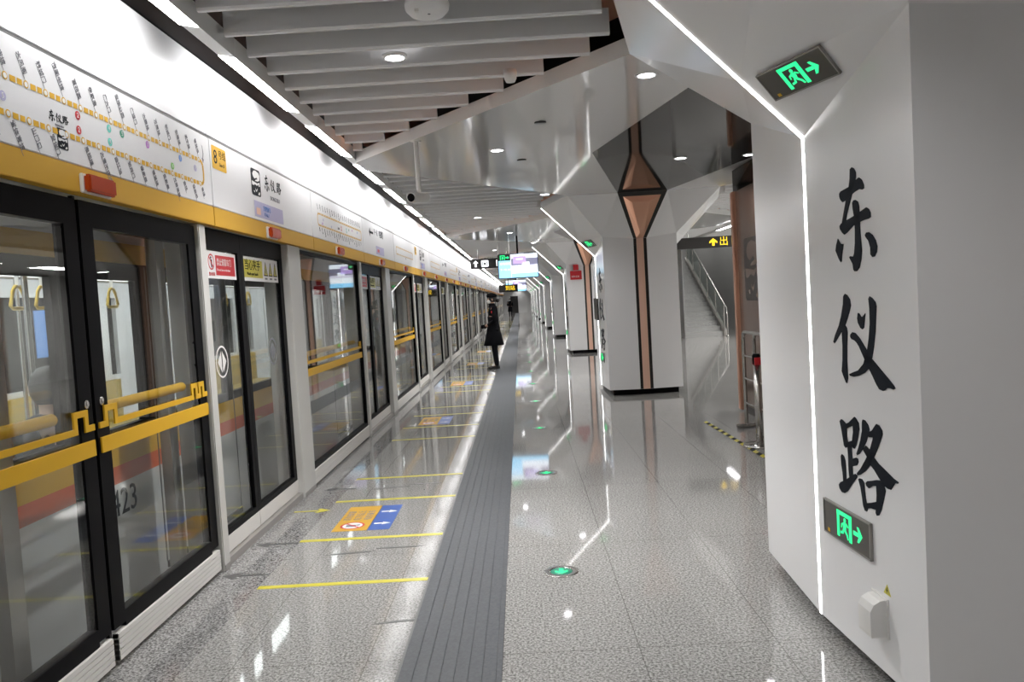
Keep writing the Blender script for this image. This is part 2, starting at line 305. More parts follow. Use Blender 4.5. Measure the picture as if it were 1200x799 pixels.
# ceiling panels (white), dark diamonds, hidden copper reflectors added to tint the slat ends
XW = -1.55; XR = 5.25; cx = 1.85
def P(k, dx, dy): return (cx+dx, Y0+PITCH*k+dy)
ce = MB(); edge = MB(); dk = MB(); up = MB(); hall = MB()
def slab(mb, pts, z0, z1): mb.prism(pts, lambda u, v, w: (u, v, z0+w), z1-z0)
hM = PITCH/2
for k in range(-1, NCOL):
    for s in (-1, 1):
        wx = (XW-cx) if s < 0 else (XR-cx)
        for d in (-1, 1):
            if k == -1 and d < 0: continue
            slab(ce, [P(k, wx, d*hM), P(k, wx, d*4.47), P(k, s*1.10, d*1.45), P(k, s*.36, d*1.36), P(k, s*1.03, d*hM)], ZC, ZC+.1)
            a, b = P(k, wx, d*4.47), P(k, s*1.10, d*1.45)
            e_ = -.004*d; edge.quad((a[0], a[1]+e_, ZC-.001), (b[0], b[1]+e_, ZC-.001), (b[0], b[1]+e_, ZC+.105), (a[0], a[1]+e_, ZC+.105))
            o_ = .02*d
            up.quad((a[0], a[1]+o_, ZC+.25), (b[0], b[1]+o_, ZC+.25), (b[0], b[1]+o_, ZC+.7), (a[0], a[1]+o_, ZC+.7))
    if k < NCOL-1:
        slab(dk, [P(k, -.36, 1.36), P(k, .36, 1.36), P(k, 1.03, hM), P(k+1, .36, -1.36), P(k+1, -.36, -1.36), P(k, -1.03, hM)], ZC+.001, ZC+.1)
cei = struct('ceiling', ce, M['ceil'], 'glossy pale grey ceiling panels in pointed shapes')
edge.build('panel_edge', M['ceiledge'], cei); up.build('copper_tint_reflector', M['copper'], cei)
dk.build('dark_panel', M['darkceil'], cei)
struct('ceiling_hall', MB().box((XR, YB, ZC+.02), (9.5, 24., ZC+.1)).box((XR, 34., 5.4), (9.5, YEND, 5.5)).box((XR-.1, 24., ZC+.02), (XR, YEND, 5.5)).box((XR, 23.9, ZC+.02), (9.5, 24., 5.5)).box((XR, 24., 5.4), (9.5, 34., 5.5)), M['ceiledge'], 'pale flat ceiling over the stair hall')
struct('ceiling_back', MB().box((XW, YB, ZC), (cx, Y0-PITCH+4.4, ZC+.1)), M['ceil'])

# ------------------------------------------------------------------ slatted bays
def slat_right(dy):        # half-shape of the bay: furthest x (relative to the column centre, towards the wall) of a slat at dy
    a = abs(dy)
    if a >= 1.45: return -1.10-(a-1.45)*(XW-cx+1.10)/-(4.47-1.45)*1.
    return -1.43+(a/1.45)*.33
def slat_bay(k, mirror=False, detailed=True):
    lab = ('bay of pale grey ceiling slats over the platform edge, ' if not mirror else 'bay of pale grey ceiling slats over the stair hall, ')+nth(k+1)
    th = thing('slatted_ceiling_bay', lab, 'ceiling slats', (cx, Y0+PITCH*k, ZC+.07), 'slatted ceiling bays')
    n = 24
    for i in range(n):
        dy = -4.24+i*.3687
        if Y0+PITCH*k+dy < .2: continue
        a = abs(dy); f = max(0., (a-1.45)/(4.47-1.45))
        xr = (-1.10+(XW-cx+1.10)*f) if a >= 1.45 else (-1.43+.33*a/1.45)
        xr -= .06 if a >= 1.45 else .1
        xl = XW-cx+.03
        if xr-xl < .06: continue
        x0, x1 = (xl, xr) if not mirror else (-xr, (XR-cx)-.03)
        b = MB(); pr = [(-.02, .012), (-.012, 0), (.012, 0), (.02, .012), (.02, .15), (-.02, .15)]
        b.prism(pr, lambda u, v, w: (x0+w, dy+u, v), x1-x0)
        b.build('baffle', M['slat'], th)
    return th
for k in range(0, 10): slat_bay(k)
for k in range(0, 3): slat_bay(k, True)

# ------------------------------------------------------------------ pillars
def pillar():
    th = thing('station_pillar', 'white faceted station pillar carrying the three brush characters, first from the camera', 'pillar', (cx, Y0, 0), 'faceted station pillars')
    th['kind'] = 'thing'
    L, R = (-.60, 0), (.60, 0); FL, FR, BL, BR = (-.56, -.86), (.56, -.86), (-.56, .86), (.56, .86)
    F1, F2, B1, B2 = (-.10, -.915), (.10, -.915), (-.10, .915), (.10, .915)
    zr, zc, zf, zb = 2.17, 2.42, 2.37, .09
    top = {L: zr, R: zr, FL: zc, FR: zc, BL: zc, BR: zc, F1: zf, F2: zf, B1: zf, B2: zf}
    m = MB()
    for a, b in ((L, FL), (FL, F1), (F2, FR), (FR, R), (R, BR), (BR, B2), (B1, BL), (BL, L)):
        m.quad((*a, zb), (*b, zb), (*b, top[b]), (*a, top[a]))
    for y, s in ((-.915, 1), (.915, -1)):
        m.quad((-.10, y, zb), (-.10, y+s*.03, zb), (-.10, y+s*.03, zf), (-.10, y, zf)); m.quad((.10, y, zb), (.10, y+s*.03, zb), (.10, y+s*.03, zf), (.10, y, zf))
    m.quad(*[(*p, zb) for p in (L, BL, B1, B2, BR, R, FR, F2, F1, FL)])
    m.build('shaft', M['column'], th)
    c = MB(); low = MB()
    for s in (-1, 1):
        A = (s*.60, 0, zr); T = (s*1.43, 0, ZC); q = (zc+.005-zr)/(ZC-zr); S = (s*(.60+.83*q), 0, zc+.005)
        for d in (-1, 1):
            K = (s*.56, d*.86, zc); Pp = (s*1.10, d*1.45, ZC); Fb = (s*.10, d*.915, zf); Ft = (s*.36, d*1.36, ZC)
            c.add([A, K, S], [(0, 1, 2)]); c.add([S, K, Pp, T], [(0, 1, 2), (0, 2, 3)])
            c.add([K, Fb, Ft, Pp], [(0, 1, 2), (0, 2, 3)])
            T2 = (T[0], T[1], ZC+.1); P2 = (Pp[0], Pp[1], ZC+.1); c.quad(T, Pp, P2, T2)
    c.build('capital', M['column'], th)
    for d in (-1, 1):
        yb = d*.885
        MB().quad((-.10, yb, zb), (.10, yb, zb), (.10, yb, zf), (-.10, yb, zf)).build('strip_recess', M['darkframe'], th)
        MB().box((-.052, d*.885, zb), (.052, d*.905, zf)).build('copper_strip', M['copperpaint'], th)
        fn = MB()
        ob = [(-.10, d*.915, zf), (.10, d*.915, zf), (.36, d*1.36, ZC), (-.36, d*1.36, ZC)]
        fn.add(ob+[(-.052, d*.905, zf), (.052, d*.905, zf), (.275, d*1.315, ZC-.05), (-.275, d*1.315, ZC-.05)], [(0, 1, 5, 4), (1, 2, 6, 5), (2, 3, 7, 6), (3, 0, 4, 7)])
        ff = fn.build('funnel_frame', M['darkframe'], th)
        cf = MB(); mid = (0, d*1.02, ZC-.20)
        cf.add([(-.052, d*.905, zf), (.052, d*.905, zf), (.275, d*1.315, ZC-.05), (-.275, d*1.315, ZC-.05), (0, d*.93, zf+.08), (.13, d*1.17, ZC-.12), (-.13, d*1.17, ZC-.12)],
               [(0, 1, 4), (1, 2, 5, 4), (2, 3, 6, 5), (3, 0, 4, 6), (4, 5, 6)])
        cf.build('copper_funnel', M['copper'], ff)
    MB().box((-.50, -.80, 0), (.50, .80, zb)).build('plinth', M['black'], th)
    for s in (-1, 1):
        l = MB(); wv = .011
        l.box((s*.598, -wv, zb), (s*.6015, wv, zr)); A = Vector((s*.60, 0, zr)); T = Vector((s*1.43, 0, ZC)); n = Vector((s*.7, 0, -.7)).normalized()*.0025
        a = [A+n, T+n]
        l.add([a[0]+Vector((0, -wv, 0)), a[0]+Vector((0, wv, 0)), a[1]+Vector((0, wv, 0)), a[1]+Vector((0, -wv, 0)), A+Vector((0, -wv, 0)), A+Vector((0, wv, 0)), T+Vector((0, wv, 0)), T+Vector((0, -wv, 0))],
              [(0, 1, 2, 3), (0, 3, 7, 4), (1, 2, 6, 5), (0, 1, 5, 4), (2, 3, 7, 6)])
        l.build('led_strip', M['led'], th) if s < 0 else None
    dv = Vector((.04, -.86, 0)).normalized(); nv = Vector((dv.y, -dv.x, 0)); base = Vector((-.60, 0, 0))
    fc = lambda u, v, w: base+dv*u+Vector((0, 0, v))+nv*(.0005+w)
    for nm, ch in (('character_east', DONG), ('character_ceremony', YI), ('character_road', LU)):
        b = MB()
        for st in ch: b.prism(st, fc, .0025)
        b.build(nm, M['ink'], th)
    return th, fc
PIL, FACE = pillar()
for k in range(1, NCOL):
    clone(PIL, (cx, cols[k], 0), 'white faceted station pillar with copper strip and plinth, '+nth(k), 'faceted station pillars')

# exit signs ---------------------------------------------------------------
def exit_pic(th, fn, w=.0012):
    """fn(u,v,w): u to the sign's right, v up; sign is .40 x .138, centred"""
    b = MB(); b.prism(rect(-.2, -.069, .2, .069), lambda u, v, q: fn(u, v, q-.006), .010); th0 = th; th = b.build('sign_plate', M['exitplate'], th)
    r = MB()
    for q in (rect(-.203, .066, .203, .072), rect(-.203, -.072, .203, -.066), rect(-.203, -.072, -.197, .072), rect(.197, -.072, .203, .072)): r.prism(q, lambda u, v, q: fn(u, v, q-.006), .012)
    r.build('rim', M['exitrim'], th)
    g = MB(); f2 = lambda u, v, q: fn(u, v, .0042+q)
    for q in (rect(-.075, -.052, -.055, .056), rect(-.075, .040, .052, .056), rect(.030, -.052, .052, .056)): g.prism(q, f2, w)
    run = [circ(-.006, .026, .0095, 10), [(-.020, .016), (-.004, .018), (.006, .004), (.000, -.016), (-.016, -.014), (-.022, .002)],
           [(.000, .012), (.022, .002), (.025, .007), (.006, .018)], [(-.018, .014), (-.036, .008), (-.040, -.010), (-.034, -.010), (-.030, .002), (-.016, .006)],
           [(-.002, -.010), (.018, -.028), (.024, -.046), (.015, -.047), (.008, -.032), (-.012, -.018)], [(-.014, -.012), (-.020, -.032), (-.046, -.036), (-.046, -.026), (-.028, -.024), (-.022, -.010)]]
    for q in run: g.prism(q, f2, w)
    g.build('running_figure', M['exitgreen'], th)
    a = MB(); a.prism([(.068, -.008), (.112, -.008), (.112, .008), (.068, .008)], f2, w)
    a.prism([(.140, 0), (.112, .030), (.098, .030), (.116, 0), (.098, -.030), (.112, -.030)], f2, w); a.build('arrow', M['exitgreen'], th)
    MB().prism(rect(-.165, -.060, -.145, -.045), f2, w).build('approval_mark', M['yellow'], th)
def low_exit():
    th = thing('exit_sign', 'dark exit sign with green running figure below the brush characters, first pillar from the camera', 'exit sign', (cx, Y0, 0), 'low exit signs on the pillars')
    exit_pic(th, lambda u, v, w: FACE(.30+u, .562+v, .0068+w)); return th
def high_exit():
    th = thing('exit_sign', 'dark exit sign with green figure tilted under the capital, first pillar from the camera', 'exit sign', (cx, Y0, 0), 'tilted exit signs under the capitals')
    A = Vector((-.60, 0, 2.17)); K = Vector((-.56, -.86, 2.42)); S = Vector((-.86, 0, 2.425))
    u_ = Vector((1.159-1.037, 2.966-3.324, .004)).normalized(); n_ = (K-A).cross(S-A).normalized()
    if n_.z > 0: n_ = -n_
    u_ = (u_-n_*u_.dot(n_)).normalized(); v_ = n_.cross(u_)
    ctr = Vector(((1.037+1.245)/2-cx, (3.324+3.004)/2-Y0, 2.375)); ctr = ctr-n_*(ctr-A).dot(n_)
    exit_pic(th, lambda u, v, w: ctr+u_*(u*.95)+v_*(v*.95)+n_*(.007+w)); return th
LE, HE = low_exit(), high_exit()
for k in range(1, NCOL):
    clone(LE, (cx, cols[k], 0), 'small dark exit sign low on the white pillar, pillar '+nth(k), 'low exit signs on the pillars')
    clone(HE, (cx, cols[k], 0), 'tilted green exit sign under the pillar capital, pillar '+nth(k), 'tilted exit signs under the capitals')
# socket cover with warning sticker
sc = thing('socket_cover', 'white rounded socket cover with small yellow warning triangle low on the pillar', 'socket cover', (cx, Y0, 0))
b = MB(); prof = [(.004, .238), (.066, .238), (.068, .25), (.068, .335), (.055, .36), (.03, .374), (.004, .376)]
b.prism(prof, lambda u, v, w: FACE(.50+w, v, u-.003), .095); b.build('cover', M['offwhite'], sc)
MB().prism(rect(.485, .232, .605, .382), lambda u, v, w: FACE(u, v, w), .006).build('back_plate', M['offwhite'], sc)
MB().prism([(.572, .398), (.622, .398), (.597, .436)], FACE, .0014).build('warning_sticker', M['tape'], sc)
MB().prism([(.593, .418), (.600, .428), (.598, .417), (.602, .416), (.594, .402), (.596, .413), (.592, .413)], lambda u, v, w: FACE(u, v, w+.0015), .0006).build('warning_bolt', M['ink'], sc)

# ------------------------------------------------------------------ platform screen: fascia
XF = -1.86
WF = lambda u, v, w: (XF+.0008+w, u, v)                 # drawing plane on the fascia, u along the platform, v up
UY, UZ = (0, 1, 0), (0, 0, 1)
S0 = 2.10                                               # bay k spans S0+BAY*k ..
YL0 = 4.90                                              # panel seam
nb = 19
def fascia_board(y0, label):
    th = thing('fascia_board', label, 'fascia panel', (0, y0, 0), 'white fascia panels over the screen doors')
    m = MB(); wd = BAY/2-.006; m.box((XF-.05, .003, 2.235), (XF, wd, 2.655)); m.build('board', M['panel'], th, bevel=.004)
    MB().box((XF-.05, .003, 2.115), (XF+.001, wd, 2.233)).build('ochre_band', M['ochre'], th, bevel=.003)
    MB().box((XF-.06, 0, 2.20), (XF-.03, BAY/2, 2.655)).build('backing', M['black'], th)
    return th
def upper_sheet(y0, label):
    th = MB(); th.box((XF-.04, .003, 2.675), (XF-.012, BAY/2-.004, 3.13)); o = th.build('cladding_sheet', M['panel'], bevel=.004); o.location = (0, y0, 0)
    return tag(o, label, 'cladding panel', 'white cladding above the fascia')
def logo(th, y, z, w, h, mdark, mlight, fn):
    g = MB(); g.prism([(y+u, z+v) for u, v in rrect(w, h, w*.12)], fn, .0006); g.build('logo_ground', mdark, th)
    l = MB(); f2 = lambda u, v, q: fn(u, v, q+.0008)
    l.prism([(y+w*a, z+h*b) for a, b in ((.02, .45), (.36, .40), (.44, .30), (.40, .12), (.20, .06), (-.10, .05), (-.02, .10), (.18, .14), (.10, .20), (-.12, .13), (-.28, .20), (-.33, .30), (-.20, .42))], f2, .0004)
    l.prism([(y+w*a, z+h*b) for a, b in ((-.44, .02), (-.10, .00), (.12, -.02), (.40, .05), (.42, -.10), (.30, -.12), (.22, -.04), (.10, -.12), (-.10, -.08), (-.30, -.14), (-.42, -.12))], f2, .0004)
    l.prism([(y+w*a, z+h*b) for a, b in ((-.12, -.22), (0, -.30), (.14, -.20), (.10, -.28), (0, -.36), (-.08, -.30))], f2, .0004)
    l.prism([(y+w*a, z+h*b) for a, b in ((.16, -.42), (.30, -.33), (.40, -.34), (.36, -.44), (.24, -.46))], f2, .0004)
    l.prism([(y+w*a, z+h*b) for a, b in ((-.30, -.34), (-.22, -.40), (-.16, -.38), (-.22, -.32))], f2, .0004)
    l.build('logo_motif', mlight, th)
def strokes(th, name, y, z, size, m, fn, gap=1.02, step=None):
    """the three station characters from the pillar, laid side by side"""
    for i, ch in enumerate((DONG, YI, LU)):
        us = [p[0] for s in ch for p in s]; vs = [p[1] for s in ch for p in s]; uc, vc = (min(us)+max(us))/2, (min(vs)+max(vs))/2
        k = size/(max(max(us)-min(us), max(vs)-min(vs))); b = MB()
        for s in ch: b.prism([(y+i*size*gap+(p[0]-uc)*k, z+(p[1]-vc)*k) for p in s], fn, .0006)
        b.build(name, m, th)

y1 = YL0-BAY/2
fb = fascia_board(y1, 'white fascia panel printed with the big loop line route map, first from the camera')
LN = lambda u, v, w: WF(u-y1, v, w+.0002)
def route_map(th, off, ya, yb, z1, z0, full):
    """loop line from ya to yb"""
    fn = lambda u, v, w: WF(u-off, v, w+.0002)
    rm = MB(); hw = .0115 if full else .008; n = int((yb-ya)/(.126 if full else .10)); st = (yb-ya-.06)/n
    for z in (z1, z0):
        for i in range(n):
            a = ya+i*st
            rm.prism(rect(a+.028*st/.126, z-hw, a+.062*st/.126, z+hw), fn, .0005); rm.prism(rect(a+.072*st/.126, z-hw, a+.102*st/.126, z+hw), fn, .0005)
    yc = yb-.06; r = (z1-z0)/2
    pts = [(yc, z1), (yc+.035, z1-.004), (yc+.055, z1-.025), (yc+.058, z1-r), (yc+.055, z0+.025), (yc+.035, z0+.004), (yc, z0)]
    for (ua, va), (ub, vb) in zip(pts, pts[1:]):
        d = Vector((ub-ua, vb-va)); nn = Vector((-d.y, d.x)).normalized()*hw*.8
        rm.prism([(ua+nn.x, va+nn.y), (ub+nn.x, vb+nn.y), (ub-nn.x, vb-nn.y), (ua-nn.x, va-nn.y)], fn, .0005)
    if full is False or full is None:
        pts = [(ya+.02, z1), (ya-.015, z1-.004), (ya-.035, z1-.025), (ya-.038, z1-r), (ya-.035, z0+.025), (ya-.015, z0+.004), (ya+.02, z0)]
        for (ua, va), (ub, vb) in zip(pts, pts[1:]):
            d = Vector((ub-ua, vb-va)); nn = Vector((-d.y, d.x)).normalized()*hw*.8
            rm.prism([(ua+nn.x, va+nn.y), (ub+nn.x, vb+nn.y), (ub-nn.x, vb-nn.y), (ua-nn.x, va-nn.y)], fn, .0005)
    line = rm.build('route_line', M['yellow'], th)
    if full is None: return []
    R0 = D0 = None
    for z in (z1, z0):
        for i in range(n+1):
            u = ya+i*st
            if R0 is None:
                R0 = MB().prism(circ(0, 0, .0155 if full else .011, 14), lambda a, b, w: (w, a, b), .0004).build('station_ring', M['yellow'], line)
                D0 = MB().prism(circ(0, 0, .0105 if full else .007, 12), lambda a, b, w: (w, a, b), .0004).build('station_dot', M['white'], line); r0, d0 = R0, D0
            else:
                r0, d0 = R0.copy(), D0.copy(); C.objects.link(r0); C.objects.link(d0)
            r0.location = fn(u, z, .0006); d0.location = fn(u, z, .0011)
    return [ya+i*st for i in range(n+1)], line
us, ln1 = route_map(fb, y1, 2.70, 4.78, 2.49, 2.35, True)
TOP = ['山门口', '开远门', '红庙坡', '大风阁', '韩城门', '市图书馆', '百花园', '辛家庙', '广大门', '生态公园', '广运门', '大寨路', '万寿路', '新城门', '东等坡', '咸宁路', '等驾坡']
BOT = ['团结', '丈八东', '省体育馆', '山门口', '安化门', '', '电视塔', '大唐不夜城', '曲江池', '新开门', '缪家寨', '等驾坡', '岳家寨', '万寿南路', '金花', '西安桥', '幸福']
ca, sa = math.cos(math.radians(-62)), math.sin(math.radians(-62))
lines = MB()
for i, u in enumerate(us):
    if TOP[i]:
        n_ = len(TOP[i]); L_ = .033*n_
        p = (u-y1-.004-ca*L_, 2.512-sa*L_)
        text('station_name', TOP[i], .029, M['greyink'], ln1, (XF+.0012, p[0]+.012, p[1]+.006), (0, ca, sa), (0, -sa, ca))
        lines.prism([(p[0]+y1, p[1]-.006), (p[0]+y1+ca*L_, p[1]+sa*L_-.006), (p[0]+y1+ca*L_+.0025, p[1]+sa*L_-.005), (p[0]+y1+.0025, p[1]-.005)], LN, .0004)
    if BOT[i]:
        n_ = len(BOT[i]); L_ = .033*n_; p = (u-y1+.008, 2.328)
        text('station_name', BOT[i], .029, M['greyink'], ln1, (XF+.0012, p[0]+.012, p[1]+.002), (0, ca, sa), (0, -sa, ca))
        lines.prism([(p[0]+y1, p[1]-.006), (p[0]+y1+ca*L_, p[1]+sa*L_-.006), (p[0]+y1+ca*L_+.0025, p[1]+sa*L_-.005), (p[0]+y1+.0025, p[1]-.005)], LN, .0004)
lines.build('name_underline', M['greyink'], ln1)
for (u, v, m_, tx) in ((3.43, 2.452, 'red', '2'), (3.43, 2.39, 'red', '2'), (3.69, 2.452, 'teal', '4'), (3.69, 2.39, 'teal', '4'), (3.81, 2.452, 'dkgreen', '5'), (4.07, 2.452, 'purple', '3'), (4.46, 2.452, 'bluep', '1'), (4.35, 2.39, 'green', '6'), (4.66, 2.43, 'lav', '9'), (2.93, 2.41, 'lav', '5')):
    MB().prism(circ(u, v, .019, 18), LN, .0006).build('interchange_mark', M[m_], fb)
    text('interchange_number', tx, .03, M['white'], fb, (XF+.0022, u-y1, v), UY, UZ, 'CENTER')
strokes(fb, 'station_character', 3.235, 2.408, .048, M['ink'], LN)
text('station_pinyin', 'DONGYILU', .012, M['greyink'], fb, (XF+.0012, 3.255-y1, 2.376), UY, UZ)
logo(fb, 3.30-y1, 2.325, .075, .085, M['ink'], M['white'], WF)
MB().prism([(4.775, 2.59), (4.79, 2.58), (4.80, 2.54), (4.787, 2.50), (4.78, 2.505), (4.79, 2.54), (4.785, 2.575)], LN, .0005).build('direction_arc', M['greyink'], fb)
MB().prism([(4.77, 2.51), (4.80, 2.505), (4.785, 2.48)], LN, .0005).build('direction_head', M['greyink'], fb)

y2 = YL0
fs = fascia_board(y2, 'white fascia panel with yellow line badge, station emblem and name, between two route maps')
L2 = lambda u, v, w: WF(u-y2, v, w+.0002)
MB().prism([(4.935+.115+p, 2.55+q) for p, q in rrect(.235, .145, .012)], L2, .0008).build('line_badge', M['yellow'], fs)
text('badge_number', '8', .125, M['ink'], fs, (XF+.0022, 4.955-y2, 2.55), UY, UZ); text('badge_line', '号线', .058, M['ink'], fs, (XF+.0022, 5.04-y2, 2.575), UY, UZ); text('badge_english', 'Line 8', .034, M['ink'], fs, (XF+.0022, 5.045-y2, 2.515), UY, UZ)
logo(fs, 5.74-y2, 2.505, .20, .19, M['ink'], M['white'], WF)
strokes(fs, 'station_character', 5.99, 2.535, .125, M['ink'], L2, 1.2)
text('station_pinyin', 'DONGYILU', .045, M['greyink'], fs, (XF+.0012, 6.06-y2, 2.432), UY, UZ)
MB().prism(rect(5.66, 2.24, 6.38, 2.375), L2, .0005).build('notice_border', M['white'], fs)
MB().prism(rect(5.67, 2.258, 6.35, 2.372), lambda u, v, w: L2(u, v, w+.0006), .0005).build('notice_sheet', M['lav'], fs)
MB().prism(rect(5.71, 2.275, 5.80, 2.325), lambda u, v, w: L2(u, v, w+.0012), .0005).build('notice_badge', M['copperpaint'], fs)
text('notice_text', '文明乘车', .045, M['bluep'], fs, (XF+.0032, 5.86-y2, 2.33), UY, UZ); text('notice_text', '先下后上', .03, M['bluep'], fs, (XF+.0032, 5.88-y2, 2.288), UY, UZ)

y3 = YL0+BAY/2
fm = fascia_board(y3, 'white fascia panel with the small oval route map, second route map from the camera')
us, ln3 = route_map(fm, y3, 7.50, 9.50, 2.475, 2.365, False)
L3 = lambda u, v, w: WF(u-y3, v, w+.0002)
for i, u in enumerate(us):
    text('station_name', (TOP+BOT[::-1])[i % 17] or '东门', .021, M['greyink'], ln3, (XF+.0012, u-y3-.035, 2.565), (0, ca, sa), (0, -sa, ca))
    text('station_name', (BOT+TOP)[i % 15] or '东门', .021, M['greyink'], ln3, (XF+.0012, u-y3+.006, 2.345), (0, ca, sa), (0, -sa, ca))
for u, v, m_ in ((7.68, 2.43, 'lav'), (7.64, 2.39, 'purple'), (8.0, 2.39, 'lav'), (8.45, 2.43, 'red'), (8.45, 2.40, 'red'), (8.7, 2.43, 'teal'), (8.7, 2.40, 'teal'), (8.82, 2.43, 'dkgreen'), (9.0, 2.44, 'purple'), (9.28, 2.44, 'bluep')):
    MB().prism(circ(u, v, .014, 12), L3, .0006).build('interchange_mark', M[m_], fm)
strokes(fm, 'station_character', 8.29, 2.405, .03, M['ink'], L3)
logo(fm, 8.38-y3, 2.345, .035, .045, M['ink'], M['white'], WF)

y4 = YL0+BAY
fx = fascia_board(y4, 'white fascia panel with the next station arrow and small notice, after the small route map')
L4 = lambda u, v, w: WF(u-y4, v, w+.0002)
MB().prism([(10.02, 2.52), (10.10, 2.58), (10.10, 2.535), (10.30, 2.535), (10.30, 2.505), (10.10, 2.505), (10.10, 2.46)], L4, .0005).build('arrow', M['ink'], fx)
text('next_station', '下一站', .09, M['greyink'], fx, (XF+.0012, 10.36-y4, 2.54), UY, UZ); text('next_station', '电视塔', .11, M['ink'], fx, (XF+.0012, 10.72-y4, 2.54), UY, UZ)
MB().prism(rect(10.45, 2.26, 11.05, 2.37), L4, .0005).build('notice_sheet', M['lav'], fx)
MB().prism(rect(10.55, 2.29, 10.7, 2.33), lambda u, v, w: L4(u, v, w+.0006), .0005).build('notice_badge', M['red'], fx)

plain = fascia_board(YL0-BAY, 'plain white fascia panel over the screen doors, closest to the camera')
fl_ = fascia_board(YL0+BAY*2+BAY/2, 'printed white fascia panel over ochre band, sixth from the camera')
route_map(fl_, YL0+BAY*2+BAY/2, YL0+BAY*2+BAY/2+.25, YL0+BAY*2+BAY/2+2.1, 2.475, 2.365, None); logo(fl_, 1.2, 2.345, .035, .045, M['ink'], M['white'], WF)
for k in range(1, nb):
    for j in ((0, 1) if k > 1 else (1,)):
        if (k, j) == (2, 1): continue
        src = fl_ if j == 1 else (fs if k % 2 == 0 else fx)
        y = YL0+BAY*k+(BAY/2)*j
        clone(src, (0, y, 0), 'printed white fascia panel over ochre band, %s' % nth(2*k+j+1), 'white fascia panels over the screen doors')
us0 = upper_sheet(YL0-BAY, 'white cladding sheet above the fascia, first from the camera')
for k in range(1, 2*nb+2): clone(us0, (0, YL0-BAY+BAY/2*k, 0), 'white cladding sheet above the fascia, '+nth(k), 'white cladding above the fascia')
struct('trim_5', MB().box((XF-.03, YB, 2.655), (XF-.016, YEND, 2.677)), M['greydecal'], 'dark shadow joint between fascia and cladding')
struct('trim_6', MB().box((XF-.05, YB, 3.13), (XF-.011, YEND, 3.14)), M['black'], 'black edge above the cladding')
struct('trim_9', MB().box((-2.10, YB, 2.30), (-1.928, YEND+5, 3.75)), M['void'], 'black carcass behind the fascia')
struct('trim_8', MB().box((-2.10, YB, 2.12), (-1.928, YEND+5, 2.30)).box((XF-.05, YB, 2.115), (XF, YL0-BAY-.005, 3.12)), M['post'], 'grey soffit and carcass behind the fascia')

# ------------------------------------------------------------------ platform screen: glazing, posts, sliding leaves
XG = -1.91
def pane(mb, x, y0, y1, z0, z1, t=.012): mb.box((x-t, y0, z0), (x, y1, z1)); return mb
def ribbed(name, par, x, y0, y1, z0, z1, n=5):
    b = MB(); h = (z1-z0)/n
    for i in range(n): b.box((x-.03, y0, z0+i*h+.0018), (x, y1, z0+(i+1)*h-.0018))
    b.box((x-.03, y0, z0), (x-.004, y1, z1)); return b.build(name, M['sill'], par)
def push_bar(par, y0, y1, flip=False):
    """upper bar with hooked end beside the lock; lower flat strip"""
    MB().box((XG+.002, y0, .975), (XG+.010, y1, 1.045)).build('lower_bar', M['yellow'], par)
    fn = lambda a, b, w: (XG+.002+w, a, b); u = MB()
    hook = [(.008, 1.10), (.055, 1.10), (.055, 1.170), (.140, 1.170), (.140, 1.10)]
    far = [(-.205, 1.10), (-.205, 1.165), (-.15, 1.165), (-.15, 1.10), (-.105, 1.10), (-.105, 1.165), (-.055, 1.165), (-.055, 1.10), (-.012, 1.10)]
    W = y1-y0
    pts = ([(y0+p, z) for p, z in hook]+[(y1+p, z) for p, z in far]) if flip else ([(y0+.0, 1.10)]+[(y1-p, z) for p, z in hook[::-1]])
    for (ua, va), (ub, vb) in zip(pts, pts[1:]):
        h_ = .0135; q_ = h_ if abs(va-vb) < 1e-6 else -h_; u.prism(rect(min(ua, ub)-h_, min(va, vb)-q_, max(ua, ub)+h_, max(va, vb)+q_), fn, .008)
    u.build('upper_bar', M['yellow'], par)
    MB().tube([(XG-.055, y0+.14, 1.165), (XG-.055, y1-.2, 1.165)], .026, 12).build('push_tube', M['yellow'], par)
def escape_leaf(y0, y1, label, lock_first):
    th = thing('escape_door_leaf', label, 'emergency door', (0, y0, 0), 'black framed escape door leaves')
    W = y1-y0; sl, sr = (.105, .10)
    f = MB(); f.box((XG-.05, 0, .17), (XG, sl, 2.10)).box((XG-.05, W-sr, .17), (XG, W, 2.10)).box((XG-.05, sl, 1.985), (XG, W-sr, 2.10)).box((XG-.05, sl, .15), (XG, W-sr, .225))
    f.build('frame', M['black'], th)
    pane(MB(), XG-.006, sl-.01, W-sr+.01, .215, 1.995).build('glass_pane', M['glass'], th)
    ribbed('kick_panel', th, XG+.012, .012, W-.012, .025, .15)
    push_bar(th, .014, W-.014, lock_first)
    ly = sl*.5 if lock_first else W-sr*.45
    MB().lathe([(0, 0), (.019, 0), (.019, .004), (.012, .006), (0, .006)], (0, 0, 0), 18).build('lock', M['steel'], th)
    lk = [c for c in th.children if c.name.startswith('lock')][0]; lk.location = (XG, ly, 1.205); lk.rotation_euler = (0, PI/2, 0)
    return th
E1 = escape_leaf(3.465, 4.695, 'black framed escape door leaf with yellow push bar, beside the slim post', True)
E0 = escape_leaf(2.16, 3.44, 'black framed escape door leaf cut by the picture edge, yellow push bar', False)
# mirrored hook for the leaf whose lock is at its far edge
tag(E0, 'black framed escape door leaf with push bar, on the camera side of the paired stiles')
struct('trim_7', MB().box((XG-.03, 3.443, 0), (XG-.012, 3.462, 2.115)), M['rubber'], 'black rubber gap between the escape leaves')

